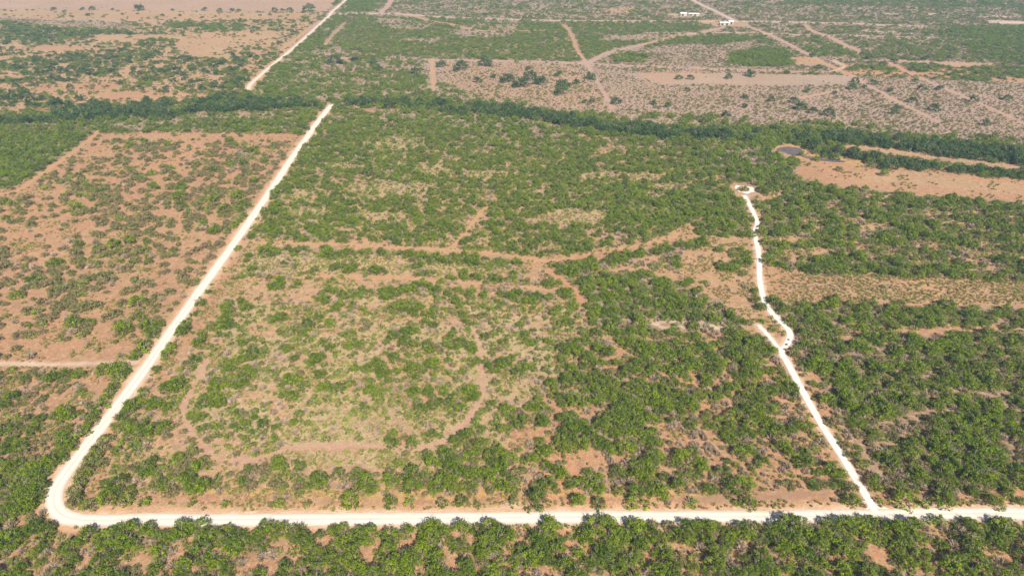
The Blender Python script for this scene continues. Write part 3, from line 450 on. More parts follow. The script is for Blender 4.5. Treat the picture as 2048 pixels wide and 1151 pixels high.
def tree_parts(seed, diam, h, nl, leaves, ls, lr, ragged=1.0):
    """crown (V,F,C) and trunk (V,F,C) of a low branching tree"""
    R = random.Random(seed); V, Fc, Cc = [], [], []; TV, TF, TC = [], [], []
    stems = R.randint(2, 4); ang0 = R.uniform(0, 6.28)
    def ring(c, r_, k=5):
        b0 = len(TV); TV.extend([Vector((c[0] + r_ * math.cos(6.283 * q / k), c[1] + r_ * math.sin(6.283 * q / k), c[2])) for q in range(k)]); TC.extend([(1, 1, 1, 1)] * k); return b0
    def skin(a_, b_, k=5): TF.extend([(a_ + q, a_ + (q + 1) % k, b_ + (q + 1) % k, b_ + q) for q in range(k)])
    base = ring((0, 0, -.12), .05 * h)
    for i in range(stems):
        a = ang0 + 6.28 * i / stems + R.uniform(-.4, .4); m = ring((math.cos(a) * diam * .12, math.sin(a) * diam * .12, h * .35), .026 * h); skin(base, m)
        for j in range(3):
            a2 = a + R.uniform(-.9, .9); skin(m, ring((math.cos(a2) * diam * R.uniform(.25, .42), math.sin(a2) * diam * R.uniform(.25, .42), h * R.uniform(.6, .85)), .009 * h))
    ex = [R.uniform(.72, 1.12) for _ in range(9)]
    for i in range(nl):
        a = R.uniform(0, 6.283); f = a / 6.283 * 9; e0 = ex[int(f) % 9] * (1 - f % 1) + ex[(int(f) + 1) % 9] * (f % 1)
        rr = math.sqrt(R.random()) * diam * .5 * e0 * .92; z = h * (.92 - .62 * (2 * rr / diam) ** 2 + R.uniform(-.28, .06) * ragged)
        r = lr * R.uniform(.65, 1.25); z = max(z - r * .4, r * .45); lobe(V, Fc, Cc, (math.cos(a) * rr, math.sin(a) * rr, z), r, int(leaves * R.uniform(.7, 1.2)), ls, R.uniform(.55, 1.4), R)
    for i in range(int(nl * 1.1)):
        a = R.uniform(0, 6.283); rr = diam * .5 * R.uniform(.5, 1.12); e = Vector((math.cos(a) * rr, math.sin(a) * rr, h * R.uniform(.3, .95))); s_ = e * .55; s_.z = e.z * .75; w = Vector((-math.sin(a), math.cos(a), .2)) * .035; b0 = len(V)
        V += [s_ - w, s_ + w, e]; Fc.append((b0, b0 + 1, b0 + 2)); Cc += [(1, 1, 1, 1)] * 3
    return (V, Fc, Cc, [0] * (len(Fc) - int(nl * 1.1)) + [1] * int(nl * 1.1)), (TV, TF, TC, [1] * len(TF))
def brush_parts(seed, diam, h, nb, leafy, ls):
    R = random.Random(seed); V, Fc, Cc = [], [], []
    for i in range(nb):
        a = R.uniform(0, 6.283); sp_ = R.random() ** .6; e = Vector((math.cos(a) * diam * .5 * sp_, math.sin(a) * diam * .5 * sp_, h * (1 - .6 * sp_ ** 2) * R.uniform(.6, 1.05)))
        s = e * R.uniform(.0, .45); s.z *= .9; w = R.uniform(.03, .075); side = e.cross(Vector((R.uniform(-1, 1), R.uniform(-1, 1), .3))).normalized() * w; t = R.uniform(.65, 1.3); b0 = len(V)
        mid = (s + e) * .5 + Vector((R.uniform(-.15, .15), R.uniform(-.15, .15), R.uniform(0, .2)))
        V += [s - side, s + side, mid + side * 1.1, mid - side * 1.1, e]; Fc += [(b0, b0 + 1, b0 + 2, b0 + 3), (b0 + 3, b0 + 2, b0 + 4)]; Cc += [(t, t, t, 1)] * 5
    for i in range(leafy):
        a = R.uniform(0, 6.283); rr = R.random() ** .5 * diam * .45; lobe(V, Fc, Cc, (math.cos(a) * rr, math.sin(a) * rr, h * (.9 - .5 * (2 * rr / diam) ** 2)), .28, 5, ls, R.uniform(.8, 1.25), R)
    return V, Fc, Cc
def join_parts(parts):
    V, Fc, Cc, M_ = [], [], [], []
    for v, f, c_, m_ in parts:
        b0 = len(V); V += v; Fc += [tuple(i + b0 for i in t) for t in f]; Cc += c_; M_ += m_
    return V, Fc, Cc, M_
NV = 5
PR = {}       # species -> list of (whole mesh, crown mesh, trunk mesh)
spec = {0: dict(diam=5.0, h=3.7, nl=44, leaves=24, ls=.17, lr=.60), 1: dict(diam=2.6, h=1.9, nl=15, leaves=20, ls=.14, lr=.42), 2: dict(diam=2.9, h=1.7, nl=30, leaves=24, ls=.13, lr=.48),
        4: dict(diam=7.5, h=6.2, nl=36, leaves=30, ls=.27, lr=1.05), 6: dict(diam=1.7, h=1.05, nl=8, leaves=14, ls=.13, lr=.34)}
NM = {0: 'mesquite_tree', 1: 'green_bush', 2: 'olive_bush', 3: 'bare_shrub', 4: 'river_tree', 5: 'grass_tuft', 6: 'pale_bush'}
for k in range(7):
    PR[k] = []
    for v_ in range(NV):
        if k in spec:
            s = dict(spec[k]); s['ragged'] = (.3 if k == 2 else .7) + .25 * v_ * (.4 if k == 2 else 1); cr, tr = tree_parts(100 * k + v_, **s)
            jp = join_parts([cr, tr]); w_ = pymesh(NM[k], jp[0], jp[1], [ML[k], MBARK], jp[2], jp[3])
            PR[k].append((w_, pymesh('crown', cr[0], cr[1], [ML[k], MBARK], cr[2], cr[3]), pymesh('trunk', tr[0], tr[1], [MBARK], tr[2])))
        elif k == 3:
            p = brush_parts(300 + v_, 2.8, 1.9, 150, 2, .1); PR[k].append((pymesh(NM[k], p[0], p[1], [ML[3]], p[2]), None, None))
        else:
            p = brush_parts(500 + v_, .95, .5, 26, 4, .09); PR[k].append((pymesh(NM[k], p[0], p[1], [ML[5]], p[2]), None, None))
DI = {k: (spec[k]['diam'] if k in spec else {3: 2.8, 5: .95}[k]) for k in range(7)}
# ------------------------------------------------------------------ where they stand
pts = {k: [] for k in range(7)}      # arrays of x, y, scale
def candidates(y0, y1, s, seed):
    r = np.random.default_rng(seed); hw = .78 * (y1 * cp + ALT * sp) + 12
    gx = np.arange(-hw, hw, s); gy = np.arange(y0, y1, s * .87); GX, GY = np.meshgrid(gx, gy); GX = GX + (np.arange(len(gy))[:, None] % 2) * s * .5
    x = GX.ravel() + r.uniform(-.42, .42, GX.size) * s; y = GY.ravel() + r.uniform(-.42, .42, GX.size) * s
    u, v, d = px(x, y); m = (u > -90) & (u < W + 90) & (v < H + 120) & (v > -70); return x[m], y[m], r
CLEAR = [[(1550, 296), (1575, 286), (1606, 292), (1618, 305), (1660, 314), (1745, 321), (1740, 331), (1680, 330), (1620, 322), (1600, 312), (1570, 310)], [(1690, 290), (1745, 292), (1860, 310), (2048, 331), (2048, 337), (1850, 316), (1740, 300), (1695, 295)],
 [(1594, 332), (1700, 341), (1850, 352), (2048, 370), (2048, 394), (1900, 388), (1800, 378), (1660, 362), (1610, 350)], [(1190, 298), (1225, 290), (1232, 294), (1205, 306)], [(1465, 372), (1500, 368), (1525, 374), (1515, 388), (1480, 388)], [(1255, 146), (1690, 150), (1705, 164), (1310, 163)], [(200, 265), (600, 268), (600, 273), (200, 271)]]
def clear_roads(x, y, rad):
    ok = np.ones(len(x), bool)
    for k_, (P, w, s) in RL.items():
        ok &= dist(x, y, P) > w * .5 + {'front': np.where(y > 150, .8, .3), 'lane': .3, 'spur': .2, 'far': 1.5}[k_] + rad * .3
    hh = np.clip(rad * 1.0, 0, 4); q = ALT / (ALT - hh)
    ok &= dist(x * q, y * q, RL['lane'][0]) > RL['lane'][1] * .42 + rad * .2
    grown = fbm(x, y, 13, 515) < .50
    for j, (P, w, s) in enumerate(TL): ok &= (dist(x * q, y * q, P) > w * .4 + rad * .3) | (grown & (j < 3))
    for j, (P, w, s) in enumerate(TL): ok &= (dist(x, y, P) > w * .42 + rad * .4 + np.clip((y - 350) / 300, 0, 1) * (rad * .5 + .8)) | (grown & (j < 3) & (rad < 1.3))

    ok &= np.hypot(x - lx, (y - ly) / 1.2) > 6.0 + rad * .6
    for z_ in (0.3, 2.2):
        u, v, d = px(x, y, np.where(rad > .7, z_ * np.clip(rad / 1.7, .6, 1.4), 0.0))
        for P in CLEAR: ok &= ~(inside(u, v, P) & (rad > .7))
    return ok
bands = [(60, 140, 2.2), (140, 230, 2.35), (230, 360, 2.6), (360, 560, 2.8), (560, 850, 2.9), (850, 1500, 3.9)]
OPEN = ZM[:, 2] > .5
jobs = [(b, False) for b in bands] + [((60, 230, 3.5), True), ((230, 420, 3.6), True), ((420, 800, 4.0), True), ((800, 1500, 5.0), True)]
for bi, ((y0, y1, s), wide) in enumerate(jobs):
    x, y, r = candidates(y0, y1, s, 40 + bi); i = zones(x, y, z=1.3); m = OPEN[i] == wide; x, y, i = x[m], y[m], i[m]
    sc = ZS[i]; N = ufbm(x, y, 9.0, 61); N2 = ufbm(x, y, 22.0, 67); N3 = ufbm(x, y, 4.5, 71); NN = np.where(sc < 7.5, .35 * N + .65 * N3, np.where(sc > 11, .5 * N + .5 * N2, N)); NN = np.clip((NN - .5) * 1.25 + .5, 0, 1)
    kk = ZK[i]; f = kk * NN + (1 - kk) * r.random(len(x)); f = np.clip((f - .5) * (1 + .35 * (1 - np.abs(2 * kk - 1))) + .5, 0, 1)
    keep = f < ZC[i] * (1.75 if wide else 1.0) - (.03 if wide else 0)
    # leave room: wide trees need fewer stems than the candidate grid has
    M = ZM[i]; bias = ufbm(x, y, 16, 83)
    Mb = M.copy(); Mb[:, 3] *= .35 + 1.9 * bias ** 2; Mb[:, 2] *= .4 + 1.4 * (1 - bias); Mb[:, 0] *= 1.35 - .7 * bias; Mb /= Mb.sum(1, keepdims=True)
    ch = (r.random(len(x))[:, None] > np.cumsum(Mb, 1)).sum(1).clip(0, 6)
    hi = zones(x, y, z=4.0); ch = np.where((ch == 4) & (ZM[hi][:, 4] < .2), 0, ch)
    v4 = px(x, y)[1]; v4 = np.where(px(x, y)[0] < 660, v4, 999); grow = 1.0 if wide else (s / 2.35) ** .55
    size = ZZ[i] * (.52 + .62 * r.random(len(x)) ** .9) * grow; size = np.where(ch == 4, size * np.where(v4 < 190, .62, .85), size); size *= np.where(ch == 0, .95, 1.12)
    thin = (ch == 0) & (r.random(len(x)) > .78) & (s < 3.2); alt = np.array([3, 1, 6, 2])[(r.random(len(x)) * 3.6).astype(int).clip(0, 3)]; ch = np.where(thin, alt, ch)
    keep &= ~((ch == 4) & (r.random(len(x)) > .42 * s / 2.35))
    fringe = (~keep) & (not wide) & (f < ZC[i] * np.where(ZM[i][:, 2] > .5, 1.1, 1.3) + .02) & (ZC[i] > .12); ch = np.where(fringe, np.array([3, 6, 3, 2, 1])[(r.random(len(x)) * 5).astype(int).clip(0, 4)], ch); size = np.where(fringe, (.45 + .4 * r.random(len(x))) * grow, size); keep = keep | fringe
    far_ = np.clip((y - 330) / 120, 0, 1); size = np.where((ch == 3), size * (1 - .28 * far_), size); keep |= (ch == 3) & (far_ > 0) & (f < ZC[i] * 1.25)
    rad = np.array([DI[k] for k in range(7)])[ch] * size * .5
    keep &= clear_roads(x, y, rad)
    for k in range(7):
        m = keep & (ch == k); pts[k].append(np.stack([x[m], y[m], size[m]], 1))
# under-storey: small plants between the crowns
for bi, (y0, y1, s) in enumerate([(60, 170, .85), (170, 300, 1.15), (300, 520, 1.9), (520, 1000, 3.4)]):
    x, y, r = candidates(y0, y1, s, 140 + bi); i = zones(x, y); N = ufbm(x, y, 6.0, 161); keep = (.55 * N + .45 * r.random(len(x))) < ZL[i] * .75 + .04; keep &= clear_roads(x, y, .3)
    k6 = r.random(len(x)) < .12 * (ZC[i] > .1); size = (.6 + .8 * r.random(len(x))) * (s / .95) ** .5
    m = keep & ~k6; pts[5].append(np.stack([x[m], y[m], size[m]], 1)); m = keep & k6; pts[6].append(np.stack([x[m], y[m], size[m] * .7], 1))
# ragged shrub lines on the old fence lines beside the long road and behind the front road's verge
P = RL['front'][0]; seg = np.hypot(*(P[1:] - P[:-1]).T); cs = np.concatenate([[0], np.cumsum(seg)])
for off, dens, sd_ in ((-5.6, .42, 5), (5.4, .6, 6), (6.6, .3, 7), (-6.8, .35, 8)):
    r = np.random.default_rng(sd_); q = np.arange(0, cs[-1], 1.0) + r.uniform(-.4, .4, len(np.arange(0, cs[-1], 1.0))); x = np.interp(q, cs, P[:, 0]); y = np.interp(q, cs, P[:, 1]); tx, ty = np.gradient(x), np.gradient(y); L = np.hypot(tx, ty) + 1e-9
    x = x - ty / L * off + r.normal(0, .35, len(q)); y = y + tx / L * off + r.normal(0, .35, len(q)); keep = (fbm(q, q * 0, 9, sd_ + 50) < dens * .95 + .05) & (r.random(len(q)) < .8) & (y > 118) & (dist(x, y, P) > 3.6)
    for P2, w2, s2 in TL: keep &= dist(x, y, P2) > w2
    ch = r.choice([3, 2, 5, 6, 1], len(q), p=[.35, .2, .25, .1, .1]); size = r.uniform(.3, .62, len(q)) * np.where(ch == 5, 2.0, 1.0)
    for k in (1, 2, 3, 5, 6): m = keep & (ch == k); pts[k].append(np.stack([x[m], y[m], size[m]], 1))
pts = {k: np.concatenate(v) for k, v in pts.items()}
# ---- plants placed one by one: (u, v of the foot, crown width in photograph pixels, species, label)
LONE = []
def lone(u, v, w, k, label, group=None): LONE.append((u, v, w, k, label, group))
SHADE = ['small', 'rounded', 'broad', 'compact']
far_ = [(1380, 158, 14), (1457, 157, 14), (1500, 152, 20), (1358, 158, 15), (1709, 165, 15), (1746, 169, 14), (1703, 178, 17), (1728, 176, 11), (1778, 183, 14), (1843, 180, 17), (1879, 180, 15), (1825, 141, 13), (1853, 139, 13), (1831, 163, 12), (1946, 204, 18), (1823, 205, 16), (1866, 221, 20), (1793, 218, 14), (1786, 228, 16),
 (1970, 251, 16), (1851, 120, 16), (1896, 119, 14), (1738, 118, 16), (1624, 113, 13), (1637, 138, 12), (1587, 206, 17), (1542, 203, 14), (1489, 196, 14), (1489, 215, 13), (1453, 233, 17), (1625, 227, 17), (1656, 232, 22), (1600, 220, 22), (1668, 188, 12), (1613, 184, 12), (1374, 182, 12), (2014, 200, 15), (1766, 130, 14), (1788, 123, 14),
 (831, 148, 18), (955, 165, 17), (922, 140, 32), (970, 131, 30), (1013, 164, 30), (1057, 140, 13), (1117, 153, 16), (1153, 168, 15), (1181, 158, 20), (1233, 208, 20), (1184, 206, 14), (1170, 206, 12), (1061, 162, 28), (1080, 169, 28), (1040, 174, 28), (987, 155, 12), (883, 134, 18), (760, 140, 14), (748, 130, 18), (710, 122, 16), (669, 128, 30), (1335, 214, 14), (1307, 209, 12), (1123, 188, 26), (1126, 176, 28)]
for u, v, w in far_: lone(u, v + 1, w * 1.2, 4, None, 'scattered trees in the pale brush beyond the river belt')
for u, w in [(108, 12), (166, 10), (185, 14), (225, 8), (280, 26), (345, 8), (410, 14), (440, 10), (465, 12), (478, 10), (550, 14), (565, 12), (580, 14), (620, 30)]: lone(u, 19.5 + u * .006, w, 4, None, 'trees along the far field boundary')
for u, w in [(145, 9), (177, 12), (245, 8), (325, 10), (360, 9), (405, 8), (520, 8), (540, 9)]: lone(u, 30 + (u % 7), w, 4, None, 'trees along the far field boundary')
for u, v, w, l in [(1677, 342, 16, 'lone small tree with a long shadow on the bare salmon field'), (1767, 352, 21, 'broad spreading bush alone in the middle of the bare salmon field'), (1632, 322, 16, 'green bush at the end of the dark mud channel'), (1618, 330, 10, 'small dark bush on the bare field below the pond'),
                   (1739, 329, 22, 'dark rounded tree at the right end of the orange grass'), (1765, 331, 24, 'dark tree at the left tip of the tree strip beside the orange grass'), (1602, 312, 13, 'dark leafy tree leaning over the lower rim of the pond'), (1670, 320, 20, 'grey green tree on the far bank of the mud channel'), (1648, 316, 14, 'dull grey tree just right of the pond grass')]: lone(u, v, w, 0, l)
HEDGE = [(215, 1008, 45), (255, 1008, 30), (290, 1008, 30), (385, 1010, 20), (450, 1010, 20), (560, 1011, 24), (615, 1011, 20), (701, 1009, 44), (782, 1009, 32), (821, 1008, 28), (885, 1010, 28), (924, 1006, 32), (955, 1011, 18), (1027, 1008, 24), (1075, 1009, 50), (1157, 1008, 42), (1198, 1012, 36), (1263, 1012, 30), (1290, 1012, 24), (1382, 1008, 30), (1475, 1010, 22), (1497, 1011, 34), (1704, 1008, 40), (1803, 1008, 50), (1845, 1009, 30), (1882, 1010, 50), (1988, 1010, 42), (2035, 1006, 30)]
for j, (u, v, w) in enumerate(HEDGE): lone(u, v, w, 0 if w > 30 else 1, None, 'shrubs along the upper verge of the front road')
for j, (u, v) in enumerate([(143, 1003), (150, 992), (147, 980), (155, 968), (158, 956), (166, 947), (170, 936), (176, 926), (181, 916), (188, 907), (194, 898), (201, 889), (208, 880), (163, 1006), (178, 1008)]): lone(u + 6, v + 6, [34, 28, 38, 30][j % 4], [2, 0, 2, 1][j % 4], None, 'hedge of shrubs right of the long road near the bend')
for j, (u, v) in enumerate([(262, 738), (268, 745), (255, 758), (246, 772), (238, 786), (228, 800), (222, 814), (210, 828), (203, 842), (192, 856), (182, 870), (325, 662), (316, 674), (307, 688), (298, 702), (331, 650), (283, 715), (240, 745), (248, 735)]): lone(u - 17 if v > 730 else u - 12, v + 4, [30, 26, 32, 24][j % 4], [0, 0, 1, 0][j % 4], None, 'trees lining the left side of the long road')
lone(1700, 980, 34, 2, 'tall dull green shrub left of the lane where it meets the front road')
for u, v, w, l in [(1577, 680, 7, 'upper of two small grey bushes standing in the bend of the white lane'), (1573, 690, 8, 'lower of two small grey bushes standing in the bend of the white lane'), (1571, 700, 10, 'grey twiggy shrub at the fork of the white lane'), (1514, 455, 7, 'small grey bush on the lane edge just below its first bend'), (1513, 461, 6, 'tiny grey bush on the narrow lane below another one'), (1510, 473, 8, 'dark low bush leaning over the lane at its left bulge')]: lone(u, v, w, 3, l)
lone(1487, 381, 20, 1, 'round green bush island inside the white turning loop')
lone(343, 700, 26, 0, 'single green tree on the right verge of the long white road'); lone(1036, 1055, 16, 3, 'bare twiggy shrub poking over the lower edge of the front road')
for u, v, w, l in [(935, 650, 26, 'round bright green bush at the top end of the inner dirt track'), (1080, 890, 28, 'round bright bush alone in the clearing beside the dense thicket'), (905, 876, 16, 'small round bush at the bend of the inner dirt track'), (788, 893, 30, 'round green bush standing on the inner dirt track'), (823, 892, 28, 'green bush right beside the round one on the inner dirt track')]: lone(u, v, w, 0 if w > 20 else 1, l)
# ------------------------------------------------------------------ labels
def ordinal(i): return ['first', 'second', 'third', 'fourth', 'fifth', 'sixth', 'seventh', 'eighth', 'ninth', 'tenth', 'eleventh', 'twelfth', 'thirteenth', 'fourteenth', 'fifteenth', 'sixteenth', 'seventeenth', 'eighteenth', 'nineteenth', 'twentieth'][i] if i < 20 else str(i + 1) + 'th'
def where(u, v):
    """a phrase for the stretch of land a plant stands on"""
    if v > 1038:
        row = 'by front road' if v < 1072 else ('in bottom strip' if v < 1112 else 'at bottom edge')
        c = ['left of the road bend', 'under the road bend', 'left third', 'left of middle', 'at the middle', 'right of middle', 'left of the lane mouth', 'under the lane mouth', 'far right'][min(8, int(u / 228))]
        return row + ', ' + c
    fy_ = np.interp(v, [215, 440, 730, 1030], [660, 500, 292, 108]); ln = np.interp(v, [390, 520, 600, 700, 1025], [1488, 1518, 1530, 1565, 1752])
    if u < fy_: base = 'west of the long road'
    elif u > ln: base = 'east of the ranch lane'
    else: base = 'inside the central parcel' if v > 230 else 'beyond the river belt'
    if base == 'west of the long road':
        return ('below the side track, ' + ('far left' if u < 70 else 'nearer the road')) if v > 728 else base + (', lower field' if v > 560 else ', middle field' if v > 400 else ', upper field')
    if base == 'east of the ranch lane': return base + (', lower wood' if v > 860 else ', middle wood' if v > 670 else ', upper wood') + (' by the lane' if u < ln + 120 else ' at far right' if u > 1900 else '')
    if base == 'inside the central parcel':
        q = ['left corner', 'left part', 'left of dirt track', 'right of dirt track', 'dense thicket', 'right part', 'near the lane'][min(6, int((u - fy_) / max(1, ln - fy_) * 7))]
        return 'in ' + ('bottom parcel, ' if v > 930 else 'lower parcel, ' if v > 800 else 'middle parcel, ' if v > 600 else 'top parcel, ') + q
    return base
ADJ = {0: ['leafy green tree', 'green tree'], 1: ['green bush'], 2: ['dull olive bush'], 3: ['bare grey shrub'], 4: ['dark riverside tree'], 6: ['small pale bush'], 5: ['grass tuft']}
CAT = {0: 'tree', 1: 'bush', 2: 'bush', 3: 'shrub', 4: 'tree', 5: 'tuft', 6: 'bush'}
GRP = {0: 'mesquite trees of the ranch land', 1: 'green bushes of the ranch land', 2: 'olive bushes of the ranch land', 3: 'leafless shrubs of the ranch land', 4: 'dark trees of the river belt', 6: 'pale bushes of the ranch land', 5: 'grass tufts'}
things = []      # (x, y, scale, species, label or None, group)
for u, v, w, k, label, g in LONE:
    x, y = at([u], [v]); _, _, d = px(x, y); sc_ = w * float(d[0]) / F / DI[k]; things.append((float(x[0]), float(y[0]), sc_, k, label, g or GRP[k] if not label else g))
    # nothing else grows in the same spot
    R_ = DI[k] * sc_ * .5
    for q in (0, 1, 2, 3, 4, 6): pts[q] = pts[q][np.hypot(pts[q][:, 0] - x[0], pts[q][:, 1] - y[0]) > R_ * 1.05]
LIMIT = {0: 215, 1: 230, 2: 260, 3: 260, 4: 200, 6: 200, 5: 0}
for k in (0, 1, 2, 3, 4, 6):
    A = pts[k]; u, v, d = px(A[:, 0], A[:, 1]); show = A[:, 2] / d; up = v - F * 1.5 * A[:, 2] / d
    vis = (u > 6) & (u < W - 6) & (v > 4) & (v < H + 2); order = np.argsort(-np.where(vis, show, 0)); n_ = LIMIT[k]; take = order[:n_]; take = take[vis[take]]
    for j in take: things.append((A[j, 0], A[j, 1], A[j, 2], k, None, GRP[k]))
    pts[k] = np.delete(A, take, 0)
print('stuff', {k: len(v) for k, v in pts.items()}, 'things', len(things))
# label the unlabelled ones: look, size, place, and the order from the left when that is needed
lab = {}
info = []
for t in things:
    u, v, d = px(np.array(t[0]), np.array(t[1])); info.append((float(u), float(v), float(d)))
for i, t in enumerate(things):
    if t[4]: continue
    u, v, d = info[i]; k = t[3]; s = t[2]; sz = 'large' if s > (1.05 if k != 4 else .95) else ('medium' if s > .85 else 'small')
    if t[5] and t[5].startswith('scattered'): sz = 'lone'; wh = 'in pale brush, ' + ('left of diagonal track' if u < 1190 else 'below bare strip' if v > 166 and u < 1720 else 'by bare strip' if u < 1720 else 'between diagonal tracks' if u < 1850 else 'at far right')
    elif t[5].startswith('trees along the far'): wh = 'on the far field boundary' if v < 26 else 'on the far orange strip'
    elif t[5].startswith('hedge of'): wh = 'in hedge at the long road bend'
    elif t[5].startswith('trees lining'): wh = 'on the left side of the long road'
    elif t[5].startswith('shrubs along the upper'): wh = 'on upper verge of front road'
    elif k == 4: wh = 'in river belt, ' + ['far left', 'left', 'near the long road', 'left of middle', 'middle', 'right of middle', 'above the pond', 'right', 'far right'][min(8, int(u / 228))]
    else: wh = where(u, v)
    lab.setdefault('%s %s %s' % (sz, 'dark tree' if k == 4 and not t[5].startswith('dark') else ADJ[k][0], wh), []).append(i)
final = {}
for base, ids in lab.items():
    ids.sort(key=lambda i: info[i][0])
    for j, i in enumerate(ids):
        if len(ids) == 1: final[i] = base
        elif len(ids) <= 20: final[i] = base + ', ' + ('leftmost' if j == 0 else 'rightmost' if j == len(ids) - 1 else ordinal(j) + ' along')
        else:
            rest = sorted(ids, key=lambda i: info[i][1]); final[i] = base + ', ' + ordinal(j % 20) + ' of the ' + ['left', 'centre', 'right', 'outer'][min(3, j // 20)] + ' ones'
for i, (x, y, s, k, label, g) in enumerate(things):
    v_ = i % NV; rz = random.uniform(0, 6.28); label = label or final[i]; sz = s * random.uniform(.88, 1.12) * float(np.interp(y, [350, 700], [1, .7]))
    if k == 0:
        o = link(bpy.data.objects.new(NM[k], None)); o.empty_display_size = .3
        link(bpy.data.objects.new('crown', PR[k][v_][1]), o); link(bpy.data.objects.new('trunk', PR[k][v_][2]), o)
    else: o = link(bpy.data.objects.new('field_tree' if k == 4 and not (g or '').startswith('dark') else NM[k], PR[k][v_][0]))
    o.location = (x, y, 0); o.rotation_euler = (0, 0, rz); o.scale = (s, s * random.uniform(.85, 1.15), sz); tag(o, label, CAT[k], g)
# ------------------------------------------------------------------ the uncountable rest: one scattered object per kind
def scatter(name, meshes, A, label, cat, seed):
    r = np.random.default_rng(seed); n_ = len(A)
    m = bpy.data.meshes.new(name); m.vertices.add(n_); co = np.zeros((n_, 3), np.float32); co[:, :2] = A[:, :2]; m.vertices.foreach_set('co', co.ravel())
    s = np.stack([A[:, 2], A[:, 2] * r.uniform(.8, 1.2, n_), A[:, 2] * r.uniform(.8, 1.15, n_) * np.interp(A[:, 1], [350, 700], [1, .62])], 1).astype(np.float32)
    a = m.attributes.new('scl', 'FLOAT_VECTOR', 'POINT'); a.data.foreach_set('vector', s.ravel())
    ro = np.zeros((n_, 3), np.float32); ro[:, 2] = r.uniform(0, 6.283, n_); a = m.attributes.new('rot', 'FLOAT_VECTOR', 'POINT'); a.data.foreach_set('vector', ro.ravel())
    a = m.attributes.new('idx', 'INT', 'POINT'); a.data.foreach_set('value', r.integers(0, len(meshes), n_).astype(np.int32))
    o = link(bpy.data.objects.new(name, m)); tag(o, label, cat, None, 'stuff')
    g = bpy.data.node_groups.new(name, 'GeometryNodeTree'); g.interface.new_socket('Geometry', in_out='INPUT', socket_type='NodeSocketGeometry'); g.interface.new_socket('Geometry', in_out='OUTPUT', socket_type='NodeSocketGeometry')
    gi = g.nodes.new('NodeGroupInput'); go = g.nodes.new('NodeGroupOutput'); iop = g.nodes.new('GeometryNodeInstanceOnPoints'); j = g.nodes.new('GeometryNodeJoinGeometry')
    for me in reversed(meshes):
        p = bpy.data.objects.new('proto_' + name, me); oi = g.nodes.new('GeometryNodeObjectInfo'); oi.inputs['Object'].default_value = p; oi.inputs['As Instance'].default_value = False
        gt = g.nodes.new('GeometryNodeGeometryToInstance'); g.links.new(oi.outputs['Geometry'], gt.inputs[0]); g.links.new(gt.outputs[0], j.inputs[0])
    def attr(nm, ty, sock):
        q = g.nodes.new('GeometryNodeInputNamedAttribute'); q.data_type = ty; q.inputs['Name'].default_value = nm; g.links.new(q.outputs[0], sock)
    g.links.new(gi.outputs[0], iop.inputs['Points']); g.links.new(j.outputs[0], iop.inputs['Instance']); iop.inputs['Pick Instance'].default_value = True
    attr('idx', 'INT', iop.inputs['Instance Index']); attr('scl', 'FLOAT_VECTOR', iop.inputs['Scale']); attr('rot', 'FLOAT_VECTOR', iop.inputs['Rotation'])
    g.links.new(iop.outputs[0], go.inputs[0]); md = o.modifiers.new('scatter', 'NODES'); md.node_group = g
    return o
ST = {0: ('mesquite_woodland', 'dense green mesquite woodland spreading across the ranch land', 'woodland'), 1: ('green_thicket', 'low green bushes scattered through the woodland and clearings', 'thicket'), 2: ('olive_scrub', 'dull olive scrub dotted over the reddish fields', 'scrub'),
      3: ('bare_brush', 'greyish leafless brush between the green trees and on the far plain', 'brush'), 4: ('river_woodland', 'dark green riverside woodland winding across the land', 'woodland'), 5: ('dry_grass', 'small dry grass tufts and weeds on the open soil', 'grass'), 6: ('pale_undergrowth', 'pale yellowish green undergrowth among the clearings', 'undergrowth')}
for k in range(7): scatter(ST[k][0], [p[0] for p in PR[k]], pts[k], ST[k][1], ST[k][2], 900 + k)
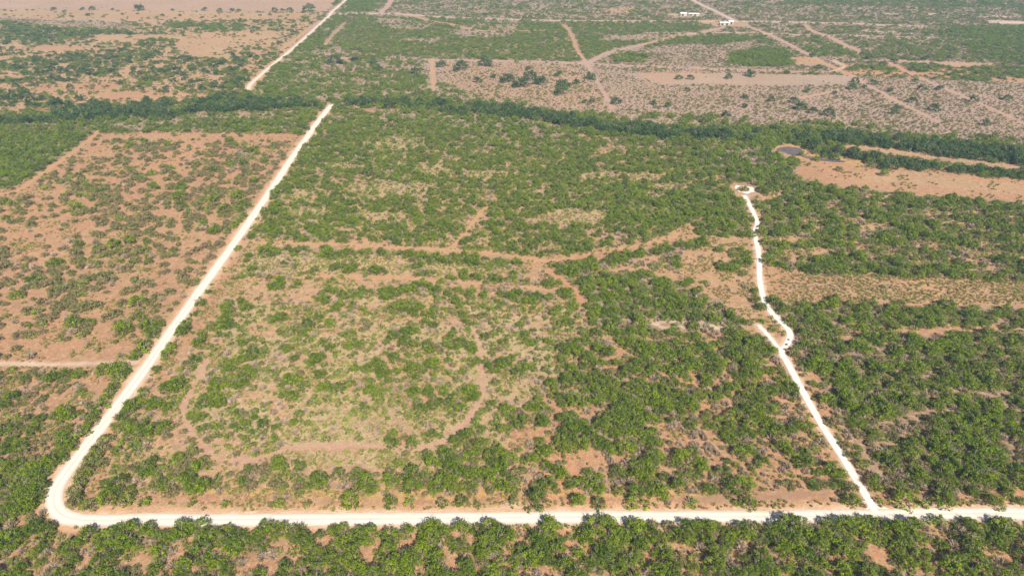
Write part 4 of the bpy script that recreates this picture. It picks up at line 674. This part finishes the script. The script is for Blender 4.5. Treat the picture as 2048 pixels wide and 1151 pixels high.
# ------------------------------------------------------------------ far ranch buildings
MW, _, b = mat('white_metal_roof'); b.inputs['Base Color'].default_value = (.62, .62, .60, 1); b.inputs['Roughness'].default_value = .4
MWall, _, b = mat('tan_wall'); b.inputs['Base Color'].default_value = (.45, .38, .30, 1)
MDk, _, b = mat('dark_opening'); b.inputs['Base Color'].default_value = (.05, .045, .04, 1)
def boxm(V, Fc, x0, x1, y0, y1, z0, z1):
    b0 = len(V); V += [(x0, y0, z0), (x1, y0, z0), (x1, y1, z0), (x0, y1, z0), (x0, y0, z1), (x1, y0, z1), (x1, y1, z1), (x0, y1, z1)]
    Fc += [tuple(b0 + i for i in f) for f in ((0, 3, 2, 1), (4, 5, 6, 7), (0, 1, 5, 4), (1, 2, 6, 5), (2, 3, 7, 6), (3, 0, 4, 7))]
def building(name, u, v, wx, wy, h, ridge, label, rz=0):
    x, y = at([u], [v]); o = link(bpy.data.objects.new(name, None)); o.location = (float(x[0]), float(y[0]), 0); o.rotation_euler = (0, 0, rz); tag(o, label, 'building')
    V, Fc = [], []; boxm(V, Fc, -wx / 2, wx / 2, -wy / 2, wy / 2, -.1, h); link(bpy.data.objects.new('wall', pymesh('wall', V, Fc, [MWall])), o)
    e = .5; V = []; Fc = []
    prof = [(-wy / 2 - e, h - .12), (0, h + ridge), (wy / 2 + e, h - .12), (wy / 2 + e, h + .03), (0, h + ridge + .16), (-wy / 2 - e, h + .03)]
    for xx in (-wx / 2 - e, wx / 2 + e): V += [(xx, p, q) for p, q in prof]
    Fc = [(0, 1, 7, 6), (1, 2, 8, 7), (2, 3, 9, 8), (3, 4, 10, 9), (4, 5, 11, 10), (5, 0, 6, 11), (0, 5, 4, 1), (1, 4, 3, 2), (6, 7, 10, 11), (7, 8, 9, 10)]
    link(bpy.data.objects.new('roof', pymesh('roof', V, Fc, [MW])), o)
    for i in range(max(1, int(wx // 5))):
        V, Fc = [], []; cx = -wx / 2 + 2.5 + 5 * i; boxm(V, Fc, cx - 1.2, cx + 1.2, -wy / 2 - .06, -wy / 2 - .003, 0, h * .75); link(bpy.data.objects.new('door', pymesh('door', V, Fc, [MDk])), o)
building('metal_shed', 1448, 50, 10, 5, 2.4, .7, 'long white roofed shed beside the far track crossing')
building('farmhouse', 1460, 48, 5, 5, 2.6, 1.0, 'small white roofed house just right of the long shed', .3)
building('ranch_house', 1366, 31.5, 7, 6, 2.6, 1.0, 'white roofed ranch house left of the farthest pair of buildings')
building('barn', 1387, 31, 12, 5, 2.0, .6, 'long low white roofed barn right of the ranch house', -.04)
# ------------------------------------------------------------------ air
MH = bpy.data.materials.new('haze'); MH.use_nodes = True; n = MH.node_tree; n.nodes.remove(n.nodes['Principled BSDF']); pv = n.nodes.new('ShaderNodeVolumePrincipled'); pv.inputs['Density'].default_value = .00019; pv.inputs['Color'].default_value = (.52, .78, 1.0, 1)
pv.inputs['Anisotropy'].default_value = 0.0; n.links.new(pv.outputs[0], n.nodes['Material Output'].inputs['Volume'])
V, Fc = [], []; boxm(V, Fc, -9000 * 3.05 - 900, 9000 * 3.05 + 900, -400, 12000, -1.2, ALT + 6)
tag(link(bpy.data.objects.new('haze', pymesh('haze', V, Fc, [MH]))), kind='stuff')
